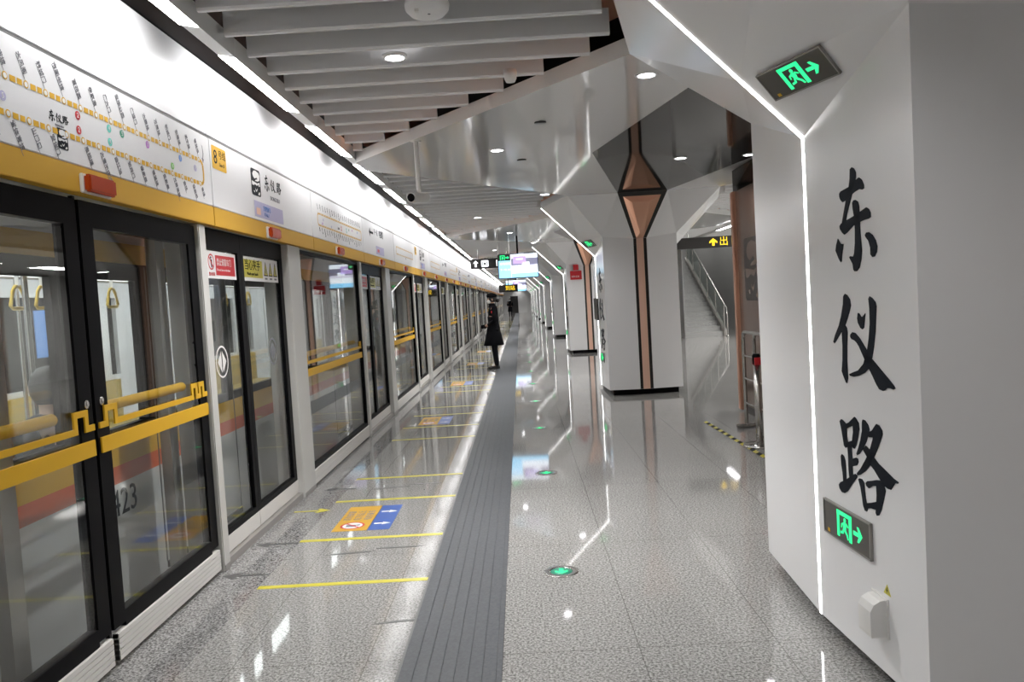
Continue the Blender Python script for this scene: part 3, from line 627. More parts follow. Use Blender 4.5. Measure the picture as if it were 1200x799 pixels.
def post(name, w, label, grp):
    th = thing(name, label, 'screen post', (0, 0, 0), grp)
    m = MB(); m.box((-2.10, 0, .0), (-1.885, w, 2.113)); m.build('cover', M['post'], th, bevel=.006)
    MB().box((-2.09, .01, -.01), (-1.882, w-.01, .04)).build('foot', M['thresh'], th); return th
sp = post('slim_screen_post', .10, 'slim pale screen post beside the escape door, first from the camera', 'slim screen posts')
wp = post('wide_screen_post', .36, 'wide pale screen post, first from the camera', 'wide screen posts')
NB = 18
YS = lambda k: S0+BAY*k
def fixed_screen():
    th = thing('fixed_glass_screen', 'clear fixed glass screen with double yellow bar, first of its kind from the camera', 'glass screen', (0, YS(1)+.052, 0), 'fixed glass screens with yellow bars')
    W = 2.545; f = MB(); f.box((XG-.05, .45*0, .15), (XG, .03, 2.10)).box((XG-.05, W-.03, .15), (XG, W, 2.10)).box((XG-.05, .03, 2.07), (XG, W-.03, 2.10)).box((XG-.05, .03, .15), (XG, W-.03, .185))
    f.build('frame', M['black'], th)
    pane(MB(), XG-.019, .03, W-.03, .185, 2.07).build('glass_pane', M['glass'], th)
    ribbed('kick_panel', th, XG+.012, .0, W, .025, .15)
    MB().box((XG-.016, .03, .975), (XG-.008, W-.03, 1.04)).build('lower_bar', M['yellow'], th)
    MB().box((XG-.016, .10, 1.085), (XG-.008, W-.10, 1.112)).build('upper_bar', M['yellow'], th)
    u = MB()
    for y in (.06, W-.14): u.box((XG-.016, y, 1.085), (XG-.008, y+.025, 1.165)).box((XG-.016, y, 1.145), (XG-.008, y+.08, 1.168)).box((XG-.016, y+.055, 1.085), (XG-.008, y+.08, 1.165))
    u.build('bar_hook', M['yellow'], th)
    MB().tube([(XG-.075, .12, 1.165), (XG-.075, W-.16, 1.165)], .024, 10).build('push_tube', M['yellow'], th)
    return th
FX = fixed_screen()
XS = -1.94
def sliding_leaf(W, first, label):
    th = thing('sliding_door_leaf', label, 'sliding door', (0, 0, 0), 'sliding screen door leaves')
    a, b = (.035, .055) if first else (.055, .085)
    f = MB(); f.box((XS-.04, 0, .16), (XS, a, 2.115)).box((XS-.04, W-b, .16), (XS, W, 2.115)).box((XS-.04, a, 1.985), (XS, W-b, 2.115)).box((XS-.04, a, .16), (XS, W-b, .20))
    f.build('frame', M['black'], th)
    pane(MB(), XS-.015, a, W-b, .20, 1.985).build('glass_pane', M['glass'], th)
    MB().box((XS-.04, 0, .055), (XS+.004, W-.004, .158)).build('kick_panel', M['sill'], th)
    fn = lambda u, v, w: (XS-.014+w, u, v)
    if first:
        s = MB(); s.prism(rect(a+.01, 1.80, W-b-.01, 1.975), fn, .001); s.build('warning_board', M['white'], th)
        ring = MB(); ring_prism(ring, circ(a+.19, 1.905, .052, 20, .052), circ(a+.19, 1.905, .042, 20, .042), fn, .002); ring.prism([(a+.155, 1.935), (a+.163, 1.941), (a+.225, 1.875), (a+.217, 1.869)], lambda u, v, w: fn(u, v, w+.0012), .0008); ring.build('prohibition_ring', M['red'], th)
        pf = MB(); pf.prism(circ(a+.19, 1.932, .009, 10), lambda u, v, w: fn(u, v, w+.0011), .0005); pf.prism([(a+.18, 1.92), (a+.205, 1.92), (a+.208, 1.895), (a+.202, 1.868), (a+.19, 1.868), (a+.188, 1.89)], lambda u, v, w: fn(u, v, w+.0011), .0005); pf.build('prohibition_figure', M['ink'], th)
        text('warning_caption', '禁止倚靠', .026, M['red'], th, (XS-.0118, a+.14, 1.826), UY, UZ)
        MB().prism(rect(a+.262, 1.822, W-b-.035, 1.952), lambda u, v, w: fn(u, v, w+.001), .0006).build('warning_block', M['red'], th)
        text('warning_text', '禁止倚靠车门', .052, M['white'], th, (XS-.0112, a+.28, 1.905), UY, UZ, sx=.82); text('warning_text', 'Do not lean on the door', .023, M['white'], th, (XS-.0112, a+.28, 1.858), UY, UZ)
        sg = MB(); ring_prism(sg, circ(a+.25, 1.26, .105, 26), circ(a+.25, 1.26, .093, 26), fn, .001)
        sg.prism([(a+.242, 1.33), (a+.242, 1.19), (a+.178, 1.26)], fn, .001); sg.prism([(a+.258, 1.33), (a+.258, 1.19), (a+.322, 1.26)], fn, .001); sg.build('opening_symbol', M['offwhite'], th)
        under(named(th, 'warning_board')[0], *named(th, 'prohibition', 'warning_caption', 'warning_block', 'warning_text'))
    else:
        MB().prism(rect(a+.01, 1.80, W-b-.005, 1.975), fn, .001).build('warning_board', M['white'], th)
        MB().prism(rect(a+.03, 1.825, a+.44, 1.955), lambda u, v, w: fn(u, v, w+.001), .0006).build('caution_block', M['tape'], th)
        text('caution_text', '当心夹手', .085, M['ink'], th, (XS-.0112, a+.05, 1.912), UY, UZ, sx=1.); text('caution_text', 'Watch your hands', .032, M['ink'], th, (XS-.0112, a+.09, 1.852), UY, UZ)
        tr = MB(); tk = MB(); dn = MB()
        for i in range(3):
            c = a+.52+i*.115; g = lambda u, v, w: fn(u, v, w+.001)
            tk.prism([(c-.05, 1.845), (c+.05, 1.845), (c, 1.955)], g, .0005); tr.prism([(c-.038, 1.853), (c+.038, 1.853), (c, 1.938)], lambda u, v, w: fn(u, v, w+.0016), .0005)
            dn.prism([(c-.012, 1.865), (c+.014, 1.862), (c+.006, 1.90), (c-.004, 1.905)], lambda u, v, w: fn(u, v, w+.0022), .0005); dn.prism(rect(c-.03, 1.818, c+.03, 1.832), g, .0005)
        tk.build('triangle_border', M['ink'], th); tr.build('triangle_field', M['tape'], th); dn.build('triangle_motif', M['greyink'], th)
        sg = MB(); ring_prism(sg, circ(a+.55, 1.26, .105, 26), circ(a+.55, 1.26, .093, 26), fn, .001)
        sg.prism([(a+.542, 1.33), (a+.542, 1.19), (a+.478, 1.26)], fn, .001); sg.prism([(a+.558, 1.33), (a+.558, 1.19), (a+.622, 1.26)], fn, .001); sg.build('opening_symbol', M['greyink'], th)
        under(named(th, 'warning_board')[0], *named(th, 'caution', 'triangle'))
    return th
wl = .725; wr = .965
LA = sliding_leaf(wl, True, 'sliding door leaf with red and white warning board, first from the camera'); LA.location.y = YS(0)+2.705
LB = sliding_leaf(wr, False, 'sliding door leaf with yellow caution board, first from the camera'); LB.location.y = YS(0)+2.705+wl+.004
sp.location.y = YS(0)+2.601; wp.location.y = YS(0)+4.398
def lampbox():
    th = thing('indicator_lamp', 'orange-red indicator lamp on the ochre band, first from the camera', 'indicator lamp', (XF+.001, 3.515, 2.16), 'orange indicator lamps')
    MB().box((0, -.118, -.042), (.016, .118, .042)).build('housing', M['offwhite'], th, bevel=.004)
    MB().box((.016, -.112, -.037), (.046, .112, .038)).build('lens', M['orange'], th, bevel=.008); return th
LPB = lampbox()
th_ = MB().box((-2.13, YS(0)+2.72, 0), (-1.90, YS(0)+4.39, .05)); TH = th_.build('door_threshold', M['thresh']); tag(TH, 'grey steel threshold under the sliding doors, first from the camera', 'threshold', 'steel door thresholds')
def tclone(o, y, label):
    c = o.copy(); C.objects.link(c); c.location.y += y; c['label'] = label; return c
for k in range(1, NB):
    y = BAY*k
    if k > 1: clone(FX, (0, YS(k)+.052, 0), 'clear fixed glass screen with double yellow bar, '+nth(k-1), 'fixed glass screens with yellow bars')
    clone(sp, (0, sp.location.y+y, 0), 'slim pale screen post between glass screen and sliding doors, '+nth(k), 'slim screen posts')
    clone(wp, (0, wp.location.y+y, 0), 'wide pale screen post beside the sliding doors, '+nth(k), 'wide screen posts')
    clone(LA, (0, LA.location.y+y, 0), 'sliding door leaf with red warning board, '+nth(k), 'sliding screen door leaves')
    clone(LB, (0, LB.location.y+y, 0), 'sliding door leaf with yellow caution board, '+nth(k), 'sliding screen door leaves')
    tclone(TH, y, 'grey steel threshold under the sliding doors, '+nth(k))
for k in range(1, 2*NB-2):
    clone(LPB, (XF+.001, 3.515+BAY/2*k+.14*(k % 2), 2.16), 'orange-red indicator lamp on the ochre band, '+nth(k), 'orange indicator lamps')
# grey rear mullions behind the escape doors
for i, y in enumerate((3.02, 4.52)):
    MBX = MB().box((-2.13, y, 0), (-2.07, y+.10, 2.11)); o = MBX.build('rear_mullion', M['thresh']); tag(o, 'grey mullion behind the glass of the escape door, %s from the camera' % ORD[i], 'mullion')

# ------------------------------------------------------------------ train
XT = -2.34
tr = thing('metro_train', 'white metro train with yellow and red bands standing behind the screen doors', 'train', (0, 0, 0))
TY0, TY1 = YB, 66.
MB().box((XT-.05, TY0, -.8), (XT, TY1, .64)).build('lower_body', M['train'], tr)
MB().box((XT-.05, TY0, .64), (XT+.001, TY1, .74)).build('red_band', M['tred'], tr)
MB().box((XT-.05, TY0, .74), (XT+.001, TY1, .89)).build('yellow_band', M['tyellow'], tr)
MB().box((XT-.05, TY0, 1.90), (XT+.001, TY1, 2.02)).build('upper_yellow_band', M['tyellow'], tr)
ub = MB(); ub.add([(XT, TY0, 2.02), (XT, TY1, 2.02), (XT, TY1, 2.55), (XT, TY0, 2.55), (XT-.5, TY0, 2.95), (XT-.5, TY1, 2.95), (XT-2.4, TY0, 2.95), (XT-2.4, TY1, 2.95)], [(0, 1, 2, 3), (3, 2, 5, 4), (4, 5, 7, 6)])
ub.build('roof_shell', M['train'], tr)
bb = MB(); gl = MB(); dr = MB()
kk = range(-1, 13)
bb.box((XT-.04, TY0, .89), (XT, TY1, .955)).box((XT-.04, TY0, 1.80), (XT, TY1, 1.90))
for k in kk:
    y = BAY*k
    # openings: saloon windows and door windows; the pillars between them
    ops = [(1.55+y, 3.93+y), (4.22+y, 4.80+y), (5.08+y, 5.53+y), (5.69+y, 6.14+y)]
    ed = [ops[0][0]] + [v for o_ in ops for v in o_][1:]
    for (a0, a1), (b0, b1) in zip(ops, ops[1:]+[(1.55+y+BAY, 0)]):
        if a1 > TY1: break
        bb.box((XT-.04, a1, .955), (XT, min(b0, TY1), 1.80))
    for a, b in ops:
        if b < TY1: gl.box((XT-.02, a, .955), (XT-.012, b, 1.80))
    if y+6.4 < TY1:
        for q in (4.93, 5.60, 6.27): dr.box((XT-.01, y+q-.006, .02), (XT+.0035, y+q+.006, 1.89))
        dr.box((XT-.05, y+4.93, -.02), (XT+.012, y+6.27, .02))
bb.build('window_band', M['black'], tr); gl.build('window_glass', M['tglass'], tr); dr.build('door_seam', M['greydecal'], tr)
text('car_number', '423', .215, M['ink'], tr, (XT+.0025, 4.32, .525), UY, UZ, sx=.93)
it = MB(); it.box((XT-.05, TY0, -.03), (XT-2.5, TY1, 0)).box((XT-2.45, TY0, 0), (XT-2.5, TY1, .95)).box((XT-2.45, TY0, 1.85), (XT-2.5, TY1, 2.3)).box((XT-.05, TY0, 2.25), (XT-2.5, TY1, 2.32)).box((XT-2.5, TY1-.05, 0), (XT-.05, TY1, 2.3)).box((XT-2.5, TY0, 0), (XT-.05, TY0+.05, 2.3))
for k in kk:
    y = BAY*k
    for a, b in ((1.3, 1.75), (3.73, 4.4), (4.6, 5.28), (5.33, 5.89)): 
        if b+y < TY1: it.box((XT-2.45, a+y, .95), (XT-2.5, b+y, 1.85))
it.build('saloon_lining', M['tint'], tr)
li = MB()
for x in (XT-.75, XT-1.75): li.box((x-.09, TY0+.3, 2.235), (x+.09, TY1-.3, 2.25))
li.build('saloon_light', M['tlight'], tr)
se = MB(); po = MB(); hb = MB()
for k in kk:
    y = BAY*k
    for xx, s in ((XT-.06, -1), (XT-2.44, 1)):
        if y+4.5 < TY1:
            se.box((xx, y+2.1, .38), (xx+s*.42, y+4.45, .44)); se.box((xx, y+2.1, .44), (xx+s*.06, y+4.45, .90)); se.box((xx+s*.02, y+2.3, 0), (xx+s*.30, y+4.3, .38))
    if y+5.2 < TY1:
        for x in (XT-.55, XT-1.95): po.tube([(x, y+2.0, 0), (x, y+2.0, 2.25)], .018, 8); po.tube([(x, y+4.6, 0), (x, y+4.6, 2.25)], .018, 8)
for x in (XT-.62, XT-1.85): hb.tube([(x, TY0+.2, 1.98), (x, TY1-.2, 1.98)], .016, 8)
se.build('bench_seat', M['seat'], tr); po.build('grab_pole', M['steel'], tr); hb.build('hand_rail', M['steel'], tr)
def strap(y, x):
    MB().box((x-.012, y-.002, 1.80), (x+.012, y+.002, 1.98)).build('strap_belt', M['white'], tr)
    MB().tube([(x, y-.075, 1.685), (x, y-.055, 1.67), (x, y+.055, 1.67), (x, y+.075, 1.685), (x, y+.045, 1.77), (x, y+.02, 1.80), (x, y-.02, 1.80), (x, y-.045, 1.77)], .011, 8, closed=True).build('strap_handle', M['strap'], tr)
for y in (3.42, 3.95, 4.64, 4.88, 5.72, 6.3, 7.2, 7.9, 8.6, 9.3): strap(y, XT-.62)
for y, m_ in ((4.35, 'bluep'), (5.62, 'teal'), (7.7, 'bluep')):
    MB().box((XT-2.44, y, 1.25), (XT-2.43, y+.30, 1.72)).build('poster', M[m_], tr)
MB().box((XT-.60, 3.7, 1.62), (XT-.585, 4.15, 1.95)).build('hanging_advert', M['bluep'], tr)

# ------------------------------------------------------------------ lights in the ceiling
def area(name, loc, size, power, col=(1, 1, 1), parent=None, spread=PI, rot=(0, 0, 0), sy=None):
    l = bpy.data.lights.new(name, 'AREA'); l.energy = power; l.color = col; l.spread = spread; l.size = size
    if sy: l.shape = 'RECTANGLE'; l.size_y = sy
    else: l.shape = 'DISK'
    o = bpy.data.objects.new(name, l); C.objects.link(o); o.location = loc; o.rotation_euler = rot
    if parent: o.parent = parent
    return o
def spot(name, loc, power, cone):
    l = bpy.data.lights.new(name, 'SPOT'); l.energy = power; l.color = (1., .985, .975); l.spot_size = math.radians(cone); l.spot_blend = .8; l.shadow_soft_size = .03
    o = bpy.data.objects.new(name, l); C.objects.link(o); o.location = loc; return o
def downlight(z):
    th = thing('downlight', 'round recessed downlight', 'ceiling light', (0, 0, z), 'round downlights')
    MB().lathe([(.058, .0), (.075, .0), (.078, .004), (.076, .02), (.058, .02), (.058, 0)], (0, 0, -.006), 24, cap=False).build('rim', M['white'], th)
    MB().lathe([(0, 0), (.058, 0), (.058, .004), (0, .004)], (0, 0, -.004), 24).build('diffuser', M['down'], th)
    return th
DP = [(-.68, 1.46, .07), (.93, 1.94, 0), (-.14, 4.26, 0), (1.85, 5.35, 0), (2.62, 5.40, 0), (.43, 7.70, 0)]
names = ['in the slatted bay', 'in the pale ceiling panel by the pillar', 'in the pointed ceiling panel over the walkway', 'in the dark ceiling panel between pillars', 'in the dark ceiling panel on the stair side', 'in the ceiling panel near the guide strip']
DL = None; cnt = 0
for k in range(-1, 10):
    for j, (x, dy, dz) in enumerate(DP):
        y = Y0+PITCH*k+dy
        if y < YB+.5 or y > YEND+4.6: continue
        lab = 'white round downlight %s, %s' % (names[j], nth(k+1))
        if DL is None: DL = downlight(ZC); DL.location = (x, y, ZC+dz); DL['label'] = lab
        else: clone(DL, (x, y, ZC+dz), lab, 'round downlights')
        if y > 0: spot('downlight_beam', (x, y, ZC+dz-.012), DOWN_W*(2., .8, .35, .12, .3, .35)[j], 90 if j in (3, 4) else 128)
        cnt += 1
# warm glow lamps tucked above the panel edges of the slatted bays
for k in range(0, 4):
    for d in (1,):
        a = Vector((*P(k, XW-cx, d*4.47), 0)); b = Vector((*P(k, -1.10, d*1.45), 0)); m_ = (a+b)/2; t_ = (b-a).normalized(); nrm = Vector((-t_.y, t_.x, 0))
        if nrm.y*d > 0: nrm = -nrm
        e_ = Vector((t_.x, t_.y, 0)); zax = -nrm; yax = zax.cross(e_)
        o = area('edge_glow', (0, 0, 0), (b-a).length*.98, 2.2, (1., .40, .20), None, math.radians(110), sy=.05)
        pos = m_-nrm*.0+Vector((0, 0, ZC+.24))
        o.matrix_world = Matrix(((e_.x, yax.x, zax.x, pos.x), (e_.y, yax.y, zax.y, pos.y), (e_.z, yax.z, zax.z, pos.z), (0, 0, 0, 1)))
    o = area('edge_glow', (cx-1.30, Y0+PITCH*k, ZC+.26), 2.4, 2.5, (1., .40, .20), None, math.radians(110), rot=(0, math.radians(90), 0), sy=.05); o.rotation_euler = (math.radians(90), 0, math.radians(-90)); 
# cove lamps
cv = thing('cove_lamp', 'long white cove lamp above the fascia, first from the camera', 'cove light', (0, 0, 0), 'cove lamps above the fascia')
SEG = 1.84
MB().add([(-1.655, 0, 3.055), (-1.557, 0, 3.035), (-1.557, SEG-.006, 3.035), (-1.655, SEG-.006, 3.055), (-1.655, 0, 3.10), (-1.55, 0, 3.14), (-1.55, SEG-.006, 3.14), (-1.655, SEG-.006, 3.10)],
         [(0, 3, 2, 1), (0, 1, 5, 4), (3, 7, 6, 2), (1, 2, 6, 5), (0, 4, 7, 3), (4, 5, 6, 7)]).build('housing', M['ceiledge'], cv)
MB().add([(-1.659, .02, 3.085), (-1.659, 1.34, 3.085), (-1.658, 1.34, 3.0525), (-1.658, .02, 3.0525), (-1.565, .02, 3.0335), (-1.565, 1.34, 3.0335)], [(0, 1, 2, 3), (3, 2, 5, 4)]).build('diffuser', M['tube'], cv)
YC = 4.60-SEG*4; cv.location.y = YC
for i in range(1, 50):
    if YC+SEG*i < YEND+3.2: clone(cv, (0, YC+SEG*i, 0), 'long white cove lamp above the fascia, '+nth(i), 'cove lamps above the fascia')
for i in range(0, 14): area('hall_fill', (7.3, 1.+i*3.0, ZC-.05), .5, HALL_W, (1, .98, .95), None, PI, sy=1.4) if 1.+i*3. < 23 else None  # unseen fill lights added for the hall, without fixtures
for i in range(3): area('stair_fill', (6.7, 25.5+i*4, 5.3), .5, HALL_W*.30, (1, .98, .95), None, PI, sy=1.2)  # out-of-view fill added to brighten the staircase and its walls

# ------------------------------------------------------------------ things under the ceiling
def at_ceiling_tube(th, name, x, y, z0, z1, r, m): MB().tube([(x, y, z0), (x, y, z1)], r, 12).build(name, m, th)
sd = thing('smoke_detector', 'large round white smoke detector under the slats', 'smoke detector', (-.38, 4.02, ZC+.03))
MB().lathe([(0, -.045), (.05, -.045), (.085, -.035), (.108, -.012), (.112, .012), (.105, .035), (.06, .04), (0, .04)], (0, 0, 0), 28).build('housing', M['white'], sd)
MB().box((-.055, -.085, -.044), (-.035, -.06, -.03)).build('test_button', M['offwhite'], sd); MB().lathe([(0, -.047), (.007, -.047), (.007, -.03), (0, -.03)], (.012, -.04, 0), 10).build('sensor_eye', M['greyink'], sd)
sp2 = thing('sprinkler_head', 'small white sprinkler fitting beneath the slats', 'sprinkler', (.02, 5.35, ZC+.03))
MB().lathe([(0, -.03), (.03, -.03), (.04, -.01), (.045, .02), (.045, .05), (0, .05)], (0, 0, 0), 20).build('body', M['offwhite'], sp2)
cam_ = thing('surveillance_camera', 'white surveillance camera hanging on a pole from the ceiling', 'surveillance camera', (-.84, 7.05, 2.5))
MB().tube([(0, 0, .05), (0, 0, .52)], .022, 14).build('pole', M['offwhite'], cam_)
MB().lathe([(.022, .50), (.05, .50), (.05, .49), (.022, .48)], (0, 0, .01), 18).build('ceiling_rose', M['offwhite'], cam_)
b = MB(); b.tube([(.05, .10, .015), (-.05, -.10, -.005)], .042, 16); b.tube([(-.05, -.10, -.005), (-.058, -.12, -.008)], .045, 16); b.build('housing', M['offwhite'], cam_)
b = MB(); b.tube([(-.058, -.12, -.008), (-.060, -.125, -.009)], .036, 16); b.build('lens', M['black'], cam_)
MB().box((-.02, -.02, .03), (.02, .02, .07)).build('bracket', M['offwhite'], cam_)
for i, (x, y) in enumerate(((.25, 6.6), (.10, 8.3))):
    o = MB().lathe([(0, 0), (.05, 0), (.05, .012), (0, .012)], (0, 0, -.008), 18).build('ceiling_port', M['darkframe']); o.location = (x, y, ZC); tag(o, 'small dark round port in the glossy ceiling panel, %s from the camera' % ORD[i], 'ceiling port', 'dark ports in the ceiling')

def info_screen(y, x0, x1, z0, z1, label):
    th = thing('information_screen', label, 'screen', ((x0+x1)/2, y, z0), 'hanging information screens'); W = x1-x0; Hh = z1-z0
    MB().box((-W/2, 0, 0), (W/2, .07, Hh)).build('bezel', M['bezel'], th, bevel=.008)
    g = lambda a, b, c, d: MB().quad((-W/2+W*a, -.002-d_, Hh*b), (-W/2+W*c, -.002-d_, Hh*b), (-W/2+W*c, -.002-d_, Hh*d), (-W/2+W*a, -.002-d_, Hh*d))
    d_ = 0.; g(.02, .03, .98, .97).build('display', M['tvwhite'], th)
    d_ = .001; g(.02, .03, .32, .76).build('message_column', M['tvblue'], th); g(.33, .52, .98, .80).build('picture', M['tvgrey'], th); g(.33, .42, .98, .54).build('picture_ground', M['tvpale'], th); g(.33, .03, .98, .20).build('lower_text', M['tvblue'], th)
    d_ = .002; g(.38, .58, .70, .88).build('picture_panel', M['tvlilac'], th); g(.60, .50, .78, .64).build('picture_object', M['tvwhite'], th)
    d_ = .003; g(.46, .74, .62, .79).build('caption', M['tvwhite'], th)
    text('message', '往电视塔', Hh*.11, M['whitesign'], th, (-W/2+W*.05, -.006, Hh*.60), (1, 0, 0), UZ); text('message', '下一班 2分', Hh*.09, M['whitesign'], th, (-W/2+W*.05, -.006, Hh*.36), (1, 0, 0), UZ)
    MB().tube([(0, .04, Hh), (0, .04, ZC-z0)], .022, 12).build('hanger', M['black'], th)
    return th
info_screen(18., -.46, .46, 2.04, 2.60, 'large blue and white information screen hanging over the walkway')
info_screen(36., -.62, .32, 1.93, 2.45, 'second blue information screen hanging farther down the walkway')
xs = thing('exit_sign', 'small hanging green exit sign above the information screen', 'exit sign', (-.30, 17.2, 2.41), 'hanging exit signs')
MB().box((-.14, 0, 0), (.14, .03, .13)).build('sign_plate', M['darkframe'], xs)
b = MB(); f_ = lambda u, v, w: (u, -.001-w, .065+v)
for q in (rect(-.085, -.05, -.07, .05), rect(-.085, .035, .02, .05), rect(.005, -.05, .02, .05), [(-.05, .02), (-.02, .02), (-.01, -.015), (-.03, -.045), (-.055, -.03), (-.045, -.01)], [(.035, -.012), (.075, -.012), (.075, -.03), (.115, 0), (.075, .03), (.075, .012), (.035, .012)]): b.prism(q, f_, .002)
b.build('running_figure', M['exitgreen'], xs); MB().tube([(-.12, .015, .13), (-.12, .015, .59)], .006, 8).tube([(.12, .015, .13), (.12, .015, .59)], .006, 8).build('hanger', M['steel'], xs)

ds = thing('direction_sign', 'black hanging direction sign with white arrow and symbol behind the information screen', 'hanging sign', (-.70, 22., 2.47))
MB().box((-.62, 0, 0), (.62, .12, .27)).build('sign_box', M['darkframe'], ds, bevel=.01)
b = MB(); f_ = lambda u, v, w: (u, -.001-w, v)
b.prism([(-.50, .05), (-.45, .05), (-.45, .15), (-.40, .15), (-.475, .23), (-.55, .15), (-.50, .15)], f_, .002); b.build('white_arrow', M['whitesign'], ds); MB().prism([(-.22+p, .135+q) for p, q in rrect(.20, .18, .03)], f_, .002).build('lift_ground', M['whitesign'], ds); MB().prism(rect(.10, .05, .125, .22), f_, .002).build('divider', M['whitesign'], ds)
b = MB(); f3 = lambda u, v, w: (u, -.004-w, v)
for q in (rect(-.29, .07, -.27, .19), rect(-.17, .07, -.15, .19), rect(-.25, .10, -.19, .16)): b.prism(q, f3, .001)
b.build('lift_symbol', M['darkframe'], ds)
MB().tube([(-.4, .06, .27), (-.4, .06, .53)], .012, 8).tube([(.4, .06, .27), (.4, .06, .53)], .012, 8).build('hanger', M['steel'], ds)
ls = thing('led_display', 'black hanging display with amber characters far along the platform', 'display', (-.42, 30., 1.86+.0))
MB().box((-.36, 0, 0), (.36, .12, .28)).build('display_box', M['darkframe'], ls, bevel=.01)
text('amber_text', '到站', .19, M['ambersign'], ls, (-.12, -.004, .14), (1, 0, 0), UZ); MB().tube([(0, .06, .28), (0, .06, ZC-1.86)], .016, 10).build('hanger', M['black'], ls)
es = thing('exit_direction_sign', 'black hanging sign with yellow arrow and exit character over the stair hall', 'hanging sign', (3.95, 16., 2.365))
MB().box((-.80, 0, 0), (.85, .12, .225)).build('sign_box', M['darkframe'], es, bevel=.008)
b = MB(); b.prism([(-.03, .04), (.02, .04), (.02, .115), (.075, .09), (.075, .125), (-.005, .19), (-.085, .125), (-.085, .09), (-.03, .115)], f_, .002); b.build('arrow', M['ambersign'], es)
text('exit_character', '出', .20, M['ambersign'], es, (.11, -.004, .112), (1, 0, 0), UZ, sx=.95); text('exit_character', '口', .20, M['ambersign'], es, (.34, -.004, .112), (1, 0, 0), UZ, sx=.95)
MB().tube([(-.5, .06, .22), (-.5, .06, .65)], .012, 8).tube([(.5, .06, .22), (.5, .06, .65)], .012, 8).build('hanger', M['steel'], es)
# linear lamp beyond the sign
lh = thing('linear_hall_lamp', 'bright linear lamp over the stair hall behind the yellow arrow sign', 'ceiling light', (4.9, 18.5, 2.945)); MB().box((-.05, -.9, 0), (.05, .9, .054)).build('housing', M['white'], lh); MB().box((-.01, -.6, .05), (.01, -.58, .03)).box((-.01, .58, .05), (.01, .6, .03)).build('bracket', M['steel'], lh); MB().box((-.045, -.88, -.004), (.045, .88, 0)).build('diffuser', M['down'], lh)

# ------------------------------------------------------------------ on the floor
fl = thing('floor_arrow_light', 'round floor light with green arrow set in the granite, first from the camera', 'floor light', (.145, 4.40, 0), 'green floor arrow lights')
MB().lathe([(.062, 0), (.098, 0), (.098, .003), (.092, .005), (.066, .005), (.062, .003), (.062, 0)], (0, 0, 0), 32, cap=False).build('steel_ring', M['steel'], fl)
MB().lathe([(0, 0), (.062, 0), (.062, .003), (0, .0035)], (0, 0, 0), 28).build('dark_lens', M['dkgreen'], fl)
b = MB(); b.prism([(-.012, .040), (.012, .040), (.012, -.004), (.036, .008), (.036, -.010), (0, -.042), (-.036, -.010), (-.036, .008), (-.012, -.004)], lambda u, v, w: (u, v, .0037+w), .0008); b.build('arrow', M['exitgreen'], fl)
for i, y in enumerate((6.95, 9.4, 11.9, 14.4, 16.9, 19.4, 21.9, 24.4)): clone(fl, (.145, y, 0), 'green arrow floor light in the granite, '+nth(i+1), 'green floor arrow lights')
i = 0
for k in range(0, 12):
    for dy in (4.40, 5.265, 6.31, 7.12):
        y = dy+BAY*k
        o = MB().box((-1.585, -.024, 0), (-.612, .024, .0012)).build('queue_line', M['tape']); o.location = (0, y, 0)
        tag(o, 'yellow queue line across the platform edge, '+nth(i), 'floor line', 'yellow queue lines'); i += 1
def sticker():
    th = thing('floor_sticker', 'yellow and blue queue sticker with white arrows on the granite, first from the camera', 'floor sticker', (-1.42, 5.45, 0), 'yellow and blue queue stickers')
    MB().box((0, 0, 0), (.25, .66, .0012)).build('yellow_field', M['ochre'], th); MB().box((.256, 0, 0), (.41, .66, .0012)).build('blue_field', M['blue'], th); MB().box((.25, 0, 0), (.256, .66, .001)).build('divider', M['greydecal'], th)
    fz = lambda u, v, w: (u, v, .0014+w)
    b = MB()
    for yy in (.16, .48): b.prism([(.275, yy-.012), (.335, yy-.012), (.335, yy-.035), (.395, yy), (.335, yy+.035), (.335, yy+.012), (.275, yy+.012)], fz, .0006)
    b.build('white_arrows', M['white'], th)
    r = MB(); ring_prism(r, circ(.125, .13, .088, 26), circ(.125, .13, .072, 26), fz, .0006); r.prism([(.065, .18), (.075, .19), (.185, .08), (.175, .07)], lambda u, v, w: fz(u, v, w+.0012), .0005); r.build('prohibition_ring', M['red'], th)
    MB().prism(circ(.125, .13, .072, 24), fz, .0005).build('prohibition_field', M['white'], th)
    b = MB(); b.prism(rect(.08, .10, .15, .15), lambda u, v, w: fz(u, v, w+.0007), .0004); b.prism(circ(.165, .14, .016, 10), lambda u, v, w: fz(u, v, w+.0007), .0004); b.build('prohibition_motif', M['greyink'], th)
    for j, s in enumerate(('请勿倚靠', '先下后上', '有序乘车')): text('sticker_text', s, .065, M['greyink'], th, (.055+j*.075, .27, .0016), (0, 1, 0), (-1, 0, 0))
    return th
st = sticker()
for k in range(1, 12): clone(st, (-1.42, 5.45+BAY*k, 0), 'yellow and blue queue sticker on the granite, '+nth(k), 'yellow and blue queue stickers')
def farrow(x, y, rz, m_, lab):
    b = MB(); b.prism([(-.15, -.012), (.05, -.012), (.02, -.05), (.05, -.058), (.13, 0), (.05, .058), (.02, .05), (.05, .012), (-.15, .012)], lambda u, v, w: (u, v, w), .0012)
    o = b.build('floor_arrow', m_); o.location = (x, y, .0026 if x < -1.585 else 0); o.rotation_euler.z = rz; tag(o, lab, 'floor arrow', 'arrow decals by the doors')
farrow(-1.74, 4.62, PI, M['greydecal'], 'grey arrow decal on the dark granite border, first from the camera'); farrow(-1.74, 5.22, PI, M['greydecal'], 'grey arrow decal on the dark granite border, second from the camera'); farrow(-1.70, 6.05, 0, M['tape'], 'yellow arrow decal on the dark granite border')
farrow(-1.66, 6.75, PI, M['greydecal'], 'grey arrow decal on the dark granite border, third from the camera')
